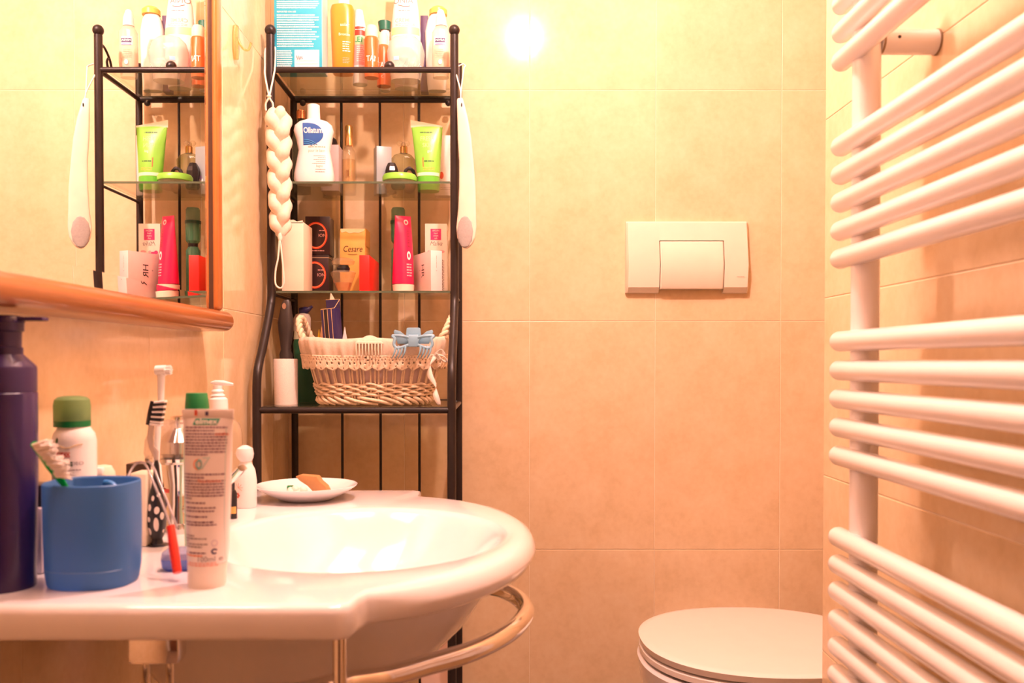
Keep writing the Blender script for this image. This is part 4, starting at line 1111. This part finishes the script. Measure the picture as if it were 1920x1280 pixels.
for i in range(9): tube('tooth', [(-.021+.00525*i, -.0115, -.003), (-.021+.00525*i, -.0128, -.012), (-.0205+.00525*i, -.012, -.0225)], [.0013, .0012, .0005], IVORY, k, seg=7)

# ================================================================== hanging things
# braided loofah
xq = at(522, 300, 1.545).x; zt2 = at(522, 202, 1.545).z; zb2 = at(522, 440, 1.545).z
b = thing('braided_loofah', 'thick cream braided bath rope hanging from the left pole of the rack', 'bath rope', (xq, 1.548, zt2))
BR_ = mat('loofah_cream', (.78, .67, .55), .6, bump=.25, nscale=250, sub=.1)
Lb = zt2-zb2
for s_ in range(3):
    ph = 2*PI*s_/3; pts = []; rr = []
    for i in range(97):
        q = i/96; t = 2*PI*2.0*q+ph
        env = min(1, (q+.02)/.10)**.5*min(1, (1.02-q)/.10)**.5*(1-.20*q)
        pts.append((.0115*math.sin(t)*env+.004*(q-.3), .0065*math.sin(2*t)*env, -Lb*q)); rr.append(.0113*env*(1+.08*math.sin(6*t))+.001)
    tube('strand', pts, rr, BR_, b, seg=14)
tube('end_knot', [(.003, -.004, -Lb+.004), (.003, -.005, -Lb-.004), (.003, -.005, -Lb-.010)], [.003, .0045, .003], CORD, b)
zl = at(535, 540, 1.54).z-zt2
tube('hanging_loop', spline([(.003, -.006, -Lb-.008), (.006, -.008, -Lb-.03), (.0095, -.008, zl+.022), (.009, -.008, zl+.006), (.0035, -.008, zl), (-.0045, -.008, zl+.007), (-.0045, -.008, zl+.03), (.000, -.008, -Lb-.04), (.002, -.006, -Lb-.008)], 6), .0016, CORD, b, seg=8)
dx0 = XRL-xq; zball = at(508, 72, YR).z-zt2; zx = at(512, 185, 1.56).z-zt2; dY = YR-1.548
for sg in (-1, 1):
    tube('hanging_cord', spline([(dx0, dY+.012, zball-.012), (dx0+sg*.0085, dY, zball-.018), (dx0+sg*.0088, dY-.004, zball-.05), (dx0+sg*.0075+.001, dY-.012, zx+.04), (dx0+.004, -.002, zx), (dx0+.004-sg*.006, -.001, zx-.012), (dx0+.004-sg*.006, 0, -.004)], 6), .0016, CORD, b, seg=8)
MB().ball((dx0+.004, -.003, zx), .0035, 10, 8, (1.2, 1, .8)).go('cord_knot', CORD, b)
# lotion applicator paddle
Yq = 1.545; p = at(873, 180, Yq)
b = thing('back_lotion_paddle', 'long cream plastic paddle with oval grey pad hanging from the right pole', 'lotion applicator', (p.x, Yq, p.z), R(-22))
def pz(v): return at(873, v, Yq).z-p.z
rows = [(183, 857, 866), (187, 856, 868), (220, 857, 877), (260, 858, 884), (300, 861, 888), (350, 861, 892), (390, 859, 893), (425, 855, 894), (445, 857, 892), (458, 863, 886), (464, 868, 880), (466, 872, 876)]
sc_ = []
for v_, ul, ur in rows:
    sc_.append((pz(v_), max(.001, L((ur-ul)/2, Yq)*1.06), .0035 if 185 < v_ < 460 else .0018, 2.6, L((ul+ur)/2-873, Yq), 0))
loft('paddle_body', sc_, mat('blush_plastic', (.88, .72, .60), .4), b, seg=32)
disc('hole', flat(-.0035, .0006), L(868-873, Yq)-.001, pz(197), .0012, .0035, BLACK, b)
kk = pz(435)
loft('pad', [(kk-.0275, .001, .001), (kk-.025, .0065, .003), (kk-.016, .0128, .0035), (kk, .0155, .0038), (kk+.016, .0128, .0035), (kk+.025, .0065, .003), (kk+.0275, .001, .001)], mat('grey_pad', (.38, .36, .35), .8, bump=.3, nscale=300), b, loc=(0, -.0022, 0))
dX = XRR-p.x; dYp = YR-Yq
for a_ in ((dX-.008, .0), (dX+.0085, .001)):
    tube('hanging_cord', spline([(dX, dYp+.009, pz(105)), (a_[0], dYp, pz(113)), (a_[0]+.001, dYp-.009, pz(122)), (-.012+a_[1]*2, 0.004, pz(165)), (-.0085, -.001, pz(184)), (-.0085, 0, pz(190))], 6), .0013, CORD, b, seg=7)

# pale packet leaning under the basin by the rack
q = at(815, 1200, 1.55)
b = thing('paper_bag', 'pale printed packet standing on the bottom rack shelf below the basin', 'packet', (q.x, 1.55, S0+e_), R(5))
hh = at(815, 1165, 1.53).z-S0
box('packet_body', (.048, .06, hh), mat('blush_paper', (.85, .62, .5), .6), b, bev=.004)
tube('printed_squiggle', [flat(-.03)(.016+.003*math.sin(i*1.3), hh-.012-.003*i) for i in range(10)], .0008, LRED, b, seg=5)

# ================================================================== things on the washbasin
GB = 'toiletries on the washbasin ledge'
z = ZR+.0003
def zr_(v, Y): return at(935, v, Y).z-z
# plate with soap
py = 1.165; b = thing('saucer', 'white porcelain saucer at the far corner of the washbasin', 'plate', (at(574, 678, py).x, py, z))
loft('dish', [(0, .034, .034), (.0015, .037, .037), (.009, .052, .052), (.0172, .0650, .0650), (.0190, .0660, .0660), (.0193, .0653, .0653), (.0125, .054, .054), (.0058, .040, .040), (.0052, .002, .002)], PORC, b, seg=56)
pz0 = z+.0056; X0 = at(574, 678, py).x
sp_ = thing('soap_piece', 'worn brown wedge of soap lying on the white saucer', 'soap', (at(584, 678, py).x, py, pz0), R(-8), 'soap scraps on the saucer')
bm = bmesh.new()
pts = [(-.021, .024), (-.014, .0265), (.009, .025), (.013, .0185), (.021, .012), (.025, .004), (.012, .003), (.004, .004), (-.004, .012), (-.014, .018)]
prism('soap_wedge', pts, -.007, .008, mat('brown_soap', (.48, .24, .09), .45, bump=.2, nscale=120), sp_, bev=.002)
b2 = thing('soap_piece', 'lumpy white scrap of soap in front of the brown wedge on the saucer', 'soap', (at(558, 678, py).x, py-.014, pz0), 0, 'soap scraps on the saucer')
mb = MB(); rnd = random.Random(11)
for i in range(9): mb.ball((rnd.uniform(-.009, .009), rnd.uniform(-.005, .005), .004+rnd.random()*.005), rnd.uniform(.004, .0065), 12, 8)
mb.go('soap_lump', mat('white_soap', (.86, .76, .68), .5, bump=.4, nscale=200), b2)
b2 = thing('soap_piece', 'small dark green scrap of soap at the left edge of the saucer', 'soap', (at(541, 678, py).x, py+.008, pz0+.001), R(20), 'soap scraps on the saucer')
box('soap_chip', (.009, .006, .010), mat('green_soap', (.02, .28, .10), .4), b2, bev=.0015)
b2 = thing('soap_piece', 'tiny yellow scrap of soap at the right end of the brown wedge', 'soap', (at(613, 678, py).x, py+.002, pz0+.001), R(10), 'soap scraps on the saucer')
box('soap_chip', (.005, .005, .010), mat('yellow_soap', (.80, .58, .25), .4), b2, bev=.001)
# white figurine bottle
Y = 1.10; uc = 460
b = stand('powder_bottle', 'small white bottle with rounded mushroom top and red flower, beside the saucer', 'bottle', uc, Y, z, group=GB)
o, s_ = cyl_like(b, 'bottle_body', [(None, 441, 479), (944, 440, 480), (900, 440, 480), (880, 443, 477), (868, 449, 471), (863, 450, 470)], WHITE, Y, z, uc)
cyl_like(b, 'cap', [(864, 449, 471), (858, 444, 474), (850, 441, 475), (840, 444, 473), (835, 452, 465), (834, 457, 460)], PORC, Y, z, uc)
fn = front(s_); 
for i in range(6): disc('flower_petal', front(s_, .0005+.00005*i), -.0075+.0022*math.cos(i*PI/3), zr_(926, Y)+.0022*math.sin(i*PI/3), .0014, .0014, mat('flower_red', (.6, .12, .08), .5), b, n=8, rings=1)
for i in range(5): tube('flower_spray', [fn(-.006, zr_(912, Y)), fn(-.006+.006*math.cos(i*.7-.6), zr_(912, Y)+.006*math.sin(i*.7-.6))], .0003, LRED, b, seg=4)
# pump bottle (white head) behind the toothpaste
Y = 1.13; uc = 418
b = stand('soap_dispenser', 'clear pump bottle with white pump head behind the toothpaste tube', 'bottle', uc, Y, z, group=GB)
cyl_like(b, 'bottle_body', [(None, 388, 452), (940, 385, 453), (815, 385, 453), (795, 390, 448), (782, 402, 434)], glass('dispenser_plastic', (.95, .92, .86), .18, (.85, .75, .6)), Y, z, uc)
cyl_like(b, 'collar', [(783, 392, 427), (764, 392, 427), (748, 392, 426), (744, 396, 422)], WHITE, Y, z, uc)
cyl_like(b, 'pump_stem', [(745, 398, 419), (741, 394, 422), (737, 398, 418), (733, 396, 420), (729, 399, 417), (722, 399, 417)], WHITE, Y, z, uc)
zz = zr_(719, Y)
tube('nozzle', [(L(-23, Y), 0, zz+.001), (L(-15, Y), 0, zz+.0015), (0, 0, zz+.001), (L(19, Y), 0, zz-.001)], [.0012, .0030, .0033, .0016], WHITE, b, seg=12)
# green-capped bottle
Y = .86; uc = 368
b = stand('mouthwash_bottle', 'bottle with flared dark green cap directly behind the toothpaste tube', 'bottle', uc, Y, z, group=GB)
cyl_like(b, 'bottle_body', [(None, 346, 392, .009, 3), (800, 345, 393, .010, 3), (784, 350, 388, .009, 2.4), (772, 355, 382, .007, 2)], mat('mint_plastic', (.45, .68, .5), .3), Y, z, uc)
cyl_like(b, 'cap', [(772, 347, 391), (762, 347, 391), (738, 349, 388), (736.5, 350, 387)], mat('leaf_green', (.01, .20, .055), .35), Y, z, uc)
# toothpaste tube
Y = .716; uc = 388
b = stand('toothpaste_tube', 'white toothpaste tube standing on its cap at the front of the washbasin', 'tube', uc, Y, z, group=GB)
TP = mat('toothpaste_plastic', (.84, .76, .74), .32)
rows = [(1051, 351, 425, .0150), (1030, 350, 427, .0152), (980, 348, 429, .0138), (920, 346, 432, .0115), (860, 345, 434, .008), (810, 344, 435, .004), (787, 343, 436, .0014), (782, 342, 437, .0007)]
s_ = px(Y, z, uc, rows); loft('tube_body', s_, TP, b, seg=48); fn = front(s_, .0002); fn2 = front(s_, .0005)
s2 = px(Y, z, uc, [(None, 353, 417, .0136), (1103, 351, 419, .0143), (1052, 351, 424, .0146)]); loft('cap', s2, mat('cap_cream', (.86, .76, .68), .4), b, seg=40)
zz = lambda v: at(uc, v, Y).z-z
prism('crimp', [(L(342-uc, Y), zz(783)), (L(437-uc, Y), zz(783)), (L(438-uc, Y), zz(767)), (L(341-uc, Y), zz(767))], -.0008, .0008, TP, b, bev=.0002)
for i in range(30): pass
patch('red_mark', flat(-.0008, .0003), L(365-uc, Y), L(370-uc, Y), zz(779), zz(768), REDI, b); patch('blue_mark', flat(-.0008, .0003), L(385-uc, Y), L(391-uc, Y), zz(779), zz(771), NAVY, b)
xx_ = lambda u_: L(u_-uc, Y)
EG = mat('elmex_green', (.02, .36, .26), .4)
patch('logo_band', fn, xx_(363), xx_(409), zz(796), zz(784), EG, b, 10, 3, skew=.0022)
text('lettering', 'elmex', fn2, xx_(386), zz(789.6), .0046, WINK, b, xs=1.15, bold=.03)
DI = mat('plum_ink', (.22, .12, .20), .5); OI = mat('orange_red_ink', (.85, .22, .08), .5)
yv = 799; k = 0; rnd = random.Random(9)
def line(v0, u1, m, sd, u0=347): words('printed_text', fn, xx_(u0), xx_(u1), zz(v0+5), zz(v0), 1, m, b, sd, .62, 0, dens=.0011)
for i, v0 in enumerate((798, 804, 810, 815.5, 821, 826.5, 832, 837.5, 843, 848)):
    line(v0, (426, 402, 426, 426, 426, 426, 425, 425, 424, 392)[i], DI, 20+i)
text('lettering', 'ostello', fn2, xx_(416), zz(812.5), .0028, OI, b)
disc('tooth_emblem', fn, xx_(374), zz(868), .0034, .0042, OI, b, r0=.72, n=20); disc('tooth_emblem', fn2, xx_(377), zz(868), .0026, .0040, mat('teal_ink', (.2, .5, .5), .5), b, r0=.6, n=20)
text('emblem_seven', '7', fn, xx_(386), zz(867), .010, mat('pale_teal_ink', (.55, .66, .64), .5), b, shear=.2)
for i, v0 in enumerate((884, 890, 896, 901.5, 907, 912, 917.5, 923, 928, 936)):
    line(v0, (424, 388, 424, 424, 424, 424, 424, 424, 365, 392)[i], DI if i != 8 else GREY, 40+i)
text('lettering', 'Placca batterica', fn2, xx_(397), zz(898.5), .0026, OI, b, xs=.8)
for i, v0 in enumerate((945, 951, 961, 971, 976)): line(v0, (410, 408, 396, 408, 412)[i], DI, 60+i)
for i, v0 in enumerate((996, 1001, 1006, 1011, 1016, 1027)): line(v0, (372, 396, 360, 398, 388, 395)[i], GREY if i < 5 else DI, 80+i)
line(1032, 388, OI, 99)
text('lettering', '100ml e', fn2, xx_(400), zz(1041), .0042, GREY, b)
line(1046, 412, LRED, 101); line(1050, 415, LRED, 102)
disc('recycling_emblem', fn, xx_(409), zz(1027), .0023, .0023, NAVY, b, r0=.45, n=16, a0=.4, a1=5.6)
disc('jar_emblem', fn, xx_(409), zz(1012), .0022, .0026, mat('pale_violet_ink', (.6, .5, .62), .5), b, r0=.75, n=16)
patch('green_line', fn, xx_(423), xx_(424.3), zz(1045), zz(800), mat('pale_teal_ink', (.55, .66, .64), .5), b, 1, 20)
# blue cup
Y = .725; uc = 172
b = stand('toothbrush_cup', 'translucent blue plastic toothbrush cup on the washbasin', 'cup', uc, Y, z, group=GB)
BC_ = mat('blue_cup_plastic', (.13, .36, .74), .35, transl=.5, clear=.16, noise=.02)
rows = [(None, 108, 236, .024, 2.4), (1102, 100, 245, .028, 2.5), (1085, 90, 255, .032, 2.6), (1060, 87, 259, .034, 2.6), (980, 85, 260, .035, 2.6), (903, 84, 259, .035, 2.6), (901, 86, 257, .0342, 2.6), (904, 88, 255, .0332, 2.6), (980, 89, 256, .0332, 2.6), (1060, 91, 255, .032, 2.6), (1085, 95, 250, .030, 2.5), (1095, 110, 236, .024, 2.4)]
rows = [(q[0], 172+(q[1]-172)*.935, 172+(q[2]-172)*.935, q[3]*.96, q[4]) for q in rows]
loft('cup_body', px(Y, z, uc, rows), BC_, b, seg=56)
so = px(Y, z, uc, rows[:6]); fn = front(so, .0002)
tube('mould_line', [fn(-.034+.0034*i, .0145) for i in range(21)], .0002, mat('pale_blue_scratch', (.2, .35, .6), .4), b, seg=4)
# toothbrush green in the cup
GT = mat('green_brush_plastic', (.0, .50, .07), .2, transl=.3)
def brush_pts(l): return [at(u_, v_, Y_) for u_, v_, Y_ in l]
pts = brush_pts([(64, 832, .664), (92, 872, .682), (118, 905, .700), (150, 965, .712), (185, 1040, .726), (198, 1078, .733)])
o0 = pts[-1]
b = thing('toothbrush', 'bright green toothbrush with white bristles leaning out of the blue cup', 'toothbrush', o0, 0, 'toothbrushes')
tube('handle', [p-o0 for p in spline(pts, 5)], [.0026]*5+[.0030]*5+[.0024]*5+[.0028]*11, GT, b, seg=12)
a_ = pts[0]-o0; c_ = pts[2]-o0; d_ = (c_-a_).normalized(); nr = Vector((-d_.z, 0, d_.x)); nr = nr if nr.x > 0 else -nr
mb = MB(); rnd = random.Random(5)
for i in range(26):
    for j in range(5):
        s0 = a_+d_*(.001+(c_-a_).length*.80*i/25)+Vector((0, -.0035+.00175*j, 0))
        ln = .0105+.003*math.sin(i*.5)+.0012*rnd.random()
        dv = (nr+Vector((rnd.uniform(-.13, .13), rnd.uniform(-.2, .2), rnd.uniform(-.13, .13)))+d_*(.25*(i/25-.5))).normalized()
        mb.tube([s0, s0+dv*ln*.6, s0+dv*ln], [.0009, .0008, .0005], 5)
tag(mb.go('bristles', mat('worn_bristles', (.90, .84, .80), .7), b), kind='stuff')
# blue toothbrush tip inside the cup
pts = brush_pts([(196, 905, .74), (214, 912, .738), (226, 960, .732), (205, 1070, .722)])
b = thing('toothbrush', 'short blue-handled toothbrush lying inside the blue cup, only its end visible', 'toothbrush', pts[-1], 0, 'toothbrushes')
tube('handle', [p-pts[-1] for p in spline(pts, 5)], .0028, mat('azure_plastic', (.03, .22, .62), .3), b)
# purple dispenser
Y = .709; uc = 6
b = stand('soap_dispenser', 'tall dark purple pump bottle at the left edge of the washbasin', 'bottle', uc, Y, z, group=GB)
PU = mat('purple_plastic', (.028, .014, .095), .24, noise=.02)
rows = [(None, -46, 54, .022), (1110, -50, 58, .024), (900, -51, 62, .026), (737, -51, 63, .026), (734, -50, 61, .025)]
cyl_like(b, 'bottle_body', rows, PU, Y, z, uc, seg=48)
cyl_like(b, 'shoulder', [(734, -50, 62, .0255), (690, -50, 62, .0255), (686, -49, 61, .025), (664, -30, 40, .014), (662, -28, 40, .0135)], mat('purple_shoulder', (.035, .018, .095), .3), Y, z, uc, seg=48)
cyl_like(b, 'collar', [(663, -27, 40), (652, -27, 40), (650, -24, 37), (622, -25, 38), (620, -28, 42), (605, -28, 42)], mat('purple_collar', (.03, .016, .08), .35), Y, z, uc, seg=48)
cyl_like(b, 'pump_head', [(605, -28, 43), (598, -28, 43), (593, -26, 40), (590.5, -10, 26)], PU, Y, z, uc, seg=48)
hz = zr_(600, Y)
box('nozzle', (L(60, Y), .011, .0032), PU, b, (L(50, Y), 0, hz-.0008), bev=.001)
# talc deodorant
Y = .80; uc = 138
b = stand('deodorant_can', 'white talc spray can with translucent green cap behind the blue cup', 'spray can', uc, Y, z, group=GB)
rows = [(None, 100, 176), (1000, 99, 177), (825, 99, 177), (812, 102, 174), (804, 107, 168), (799, 110, 166)]
o, s_ = cyl_like(b, 'can_body', rows, WHITE, Y, z, uc, seg=44); fn = front(s_, .0003)
cyl_like(b, 'cap_ring', [(799, 102, 167), (788, 102, 167)], mat('emerald', (.0, .19, .05), .35), Y, z, uc)
cyl_like(b, 'cap', [(788, 102, 167), (760, 102, 167), (749, 104, 165), (744, 110, 159), (742, 120, 149)], mat('sage_cap', (.36, .56, .27), .28, transl=.5, clear=.25), Y, z, uc)
cyl_like(b, 'inner_valve', [(796, 115, 154), (772, 117, 152), (768, 122, 147)], mat('valve_green', (.02, .20, .08), .4), Y, z, uc)
zz = lambda v: at(uc, v, Y).z-z
disc('drop_mark', fn, L(123-uc, Y), zz(823), .0014, .0026, mat('forest_green', (.015, .12, .06), .35), b, n=14, rings=1)
tube('gold_curve', [fn(L(108+6.5*i-uc, Y), zz(833)+.0016*math.sin(i*.9)) for i in range(10)], .0003, mat('gold_ink', (.6, .4, .15), .4), b, seg=4)
patch('red_label', fn, L(121-uc, Y), L(148-uc, Y), zz(853), zz(844), mat('label_red', (.7, .04, .04), .4), b)
text('lettering', 'TALCO', front(s_, .0007), L(134-uc, Y), zz(848.5), .0031, WINK, b, bold=.02)
patch('green_label', fn, L(124-uc, Y), L(152-uc, Y), zz(870), zz(861), mat('forest_green', (.015, .12, .06), .35), b)
text('lettering', 'DEO', fn, L(159-uc, Y), zz(865), .003, GREY, b)
words('printed_text', front(s_, .0007), L(126-uc, Y), L(150-uc, Y), zz(869), zz(862), 2, WINK, b, 4, .4, .1, dens=.001)
words('printed_text', fn, L(112-uc, Y), L(168-uc, Y), zz(900), zz(874), 5, GREY, b, 4, .35, .3, dens=.001)
# white and black carton pair behind the cup
q = at(62, 678, .765)
b = thing('soap_box', 'pale lilac plastic box between the purple dispenser and the blue cup', 'box', (q.x, .765, z), 0, GB)
box('box_body', (.028, .03, zr_(952, .75)), mat('lilac_white', (.62, .54, .60), .4), b, bev=.002)
b2 = thing('carton', 'small black carton standing on the pale lilac box behind the blue cup', 'box', (q.x, .765, z+zr_(952, .75)+.0002), 0, GB)
box('carton_body', (.024, .024, L(41, .75)), BLACK, b2, bev=.0008)
# jar and boxes right behind the cup
Y = .845; b = stand('cream_jar', 'squat white jar with domed lid behind the blue cup', 'jar', 194, Y, z, group=GB)
cyl_like(b, 'jar_body', [(None, 176, 212), (893, 176, 212)], WHITE, Y, z, 194)
cyl_like(b, 'lid', [(892.8, 174, 214), (884, 174, 213), (874, 180, 207), (871, 188, 199)], CREAM, Y, z, 194)
q = at(252, 678, .86)
b = thing('soap_box', 'cream rectangular box right behind the blue cup beside the dotted brush', 'box', (q.x, .88, z), 0, GB)
box('box_body', (L(36, .86), .035, zr_(888, .865)), CREAM, b, bev=.001)
q = at(228, 678, .90)
b = thing('soap_box', 'low white box with lid between the domed jar and the cream box', 'box', (q.x, .845, z), 0, GB)
box('box_body', (L(34, .84), .022, zr_(890, .835)), WHITE, b, bev=.0015)
box('lid', (L(38, .84), .024, .007), WHITE, b, (0, 0, zr_(890, .835)), bev=.002)
q = at(262, 678, .945)
b = thing('razor_case', 'black upright case behind the cream box and dotted toothbrush', 'case', (q.x+.004, .945, z), 0, GB)
box('case_body', (L(52, .94), .024, zr_(868, .94)), mat('dark_brown_case', (.05, .03, .025), .3), b, bev=.001)
q = at(304, 678, .955)
b = thing('razor_case', 'narrow black case next to the wider one behind the dotted toothbrush', 'case', (q.x+.002, .955, z), 0, GB)
box('case_body', (L(26, .95), .024, zr_(864, .95)), mat('dark_brown_case', (.05, .03, .025), .3), b, bev=.001)
# electric toothbrush
Y = .905; uc = 303
b = stand('electric_toothbrush', 'white electric toothbrush head rising behind the black dotted brush', 'toothbrush', uc, Y, z, group='toothbrushes')
cyl_like(b, 'handle', [(None, 290, 318, .008), (900, 291, 317, .008), (850, 293, 315, .007), (800, 297, 309, .004)], WHITE, Y, z, uc) if False else cyl_like(b, 'handle', [(None, 281, 303, .008), (900, 281, 302, .008), (872, 283, 300, .007), (866, 286, 297, .004)], WHITE, Y, z, uc)
cyl_like(b, 'neck', [(868, 285, 297, .0036), (800, 290, 301, .0034), (750, 296, 307, .0034), (705, 295, 309, .0036), (692, 293, 312, .004), (687, 296, 309, .003)], WHITE, Y, z, uc)
zh = zr_(694, Y)
tube('head', [(L(292-uc, Y), 0, zh), (L(311-uc, Y), 0, zh)], [.0048, .0055], WHITE, b, seg=16)
mb = MB()
for i in range(22):
    a0 = i*2.4; rr = .0046*math.sqrt(i/22); mb.tube([(L(311-uc, Y), rr*math.cos(a0), zh+rr*math.sin(a0)), (L(321-uc, Y), rr*math.cos(a0)*1.1, zh+rr*math.sin(a0)*1.1)], .0006, 5)
tag(mb.go('bristles', mat('worn_bristles', (.90, .84, .80), .7), b), kind='stuff')
# dotted brush on suction foot
Y = .872; uc = 292
b = stand('suction_toothbrush', 'black toothbrush with white dots standing on a suction foot', 'toothbrush', uc, Y, z, group='toothbrushes')
rows = [(None, 269, 316), (1022, 272, 312), (1018, 281, 304), (1010, 283, 302), (1000, 279, 306), (985, 275, 309), (965, 274, 310), (940, 277, 307), (915, 282, 303), (890, 286, 299), (870, 287, 297), (862, 289, 295)]
o, s_ = cyl_like(b, 'handle', rows, BLACK, Y, z, uc); fn = front(s_, .0003); zz = lambda v: at(uc, v, Y).z-z
DOT = mat('dot_white', (.84, .70, .62), .4)
for (u_, v_, ru, rv) in ((282, 994, 5, 7.5), (297, 980, 4.5, 13), (283, 971, 3.2, 5), (298, 954, 4.5, 7), (284, 949, 3.8, 6.5), (306, 965, 2.5, 7), (307, 995, 2, 4), (290, 932, 3, 5), (299, 926, 2.4, 4), (277, 985, 1.6, 4)):
    disc('white_dot', fn, L(u_-uc, Y), zz(v_), L(ru, Y), L(rv, Y), DOT, b, n=14, rings=2)
tube('clear_neck', [(0, 0, zz(863)), (-.001, 0, zz(848)), (-.0045, 0, zz(838)), (-.006, 0, zz(820)), (-.0045, 0, zz(795))], [.002, .0034, .0028, .003, .0028], glass('neck_clear', (.85, .8, .75), .4, (.55, .45, .42)), b, seg=12)
hp = [Vector((L(278-uc, Y), 0, zz(796))), Vector((L(287-uc, Y), 0, zz(752)))]
tube('head_back', [hp[0], hp[0]*.5+hp[1]*.5, hp[1]], [.0030, .0034, .0028], BLACK, b, seg=10)
for i in range(10):
    t = (i+.5)/10; p0 = hp[0].lerp(hp[1], t)+Vector((.002, 0, 0)); sh = Vector((.0105, 0, .0012-.0048*(1-t)*.6))
    k = MB()
    for j in range(4): k.tube([p0+Vector((0, -.003+.002*j, 0)), p0+Vector((0, -.003+.002*j, 0))+sh], .0011, 6)
    k.go('bristle_row', BLACK if i in (2, 4, 6, 8) else mat('white_bristles', (.88, .80, .76), .6), b)
# clear looped strip with red tip
pts = [at(u_, v_, Y_) for u_, v_, Y_ in ((234, 912, .775), (240, 893, .79), (252, 872, .80), (266, 866, .80), (276, 876, .79), (288, 905, .78), (306, 948, .765), (320, 986, .745))]
o0 = at(334, 1028, .725); o0.z = z+.001
b = thing('tongue_cleaner', 'bent clear plastic strip with red tip arching from the blue cup to the basin', 'tongue cleaner', o0, 0, GB)
CP = glass('clear_strip', (.80, .80, .82), .45, (.55, .45, .44))
P2 = [p-o0 for p in spline(pts, 6)]
tube('clear_strip', P2, .0011, CP, b, seg=8)
tube('clear_strip', [p+Vector((.004, .004, -.004*(i/len(P2)))) for i, p in enumerate(P2[18:])], .0011, CP, b, seg=8)
e0 = P2[-1]
tube('red_tip', [e0, e0*.55, e0*.12+Vector((0, 0, .001))], [.0034, .0040, .0036], mat('clear_red', (.85, .06, .03), .3, transl=.3), b, seg=8)
# blue translucent case
p = onz(334, 1072, z)
b = thing('contact_lens_case', 'small translucent blue case lying left of the toothpaste tube', 'case', (p.x, p.y+.012, z), R(12), GB)
BT = mat('clear_blue', (.22, .32, .75), .12, transl=.3, clear=.40)
loft('case_base', [(0, .014, .008, 3), (.002, .017, .0105, 3), (.009, .018, .0115, 3), (.0095, .0175, .011, 3)], BT, b)
loft('case_lid', [(.0098, .018, .0115, 3), (.015, .017, .011, 3), (.018, .013, .008, 3), (.0185, .002, .002, 3)], mat('clear_pale_blue', (.55, .55, .72), .12, transl=.3, clear=.45), b)

b = stand('scent_bottle', 'tiny dark bottle with ochre label between the toothpaste tube and white figurine bottle', 'bottle', 435, 1.02, z, group=GB)
s_ = px(1.02, z, 435, [(None, 427, 443), (924, 427, 443), (918, 430, 440)]); loft('bottle_body', s_, BLACK, b)
loft('cap', px(1.02, z, 435, [(918, 431, 439), (904, 431, 439)]), BLACK, b)
patch('label', front(s_), -.0045, .0045, .006, .014, OCH, b)
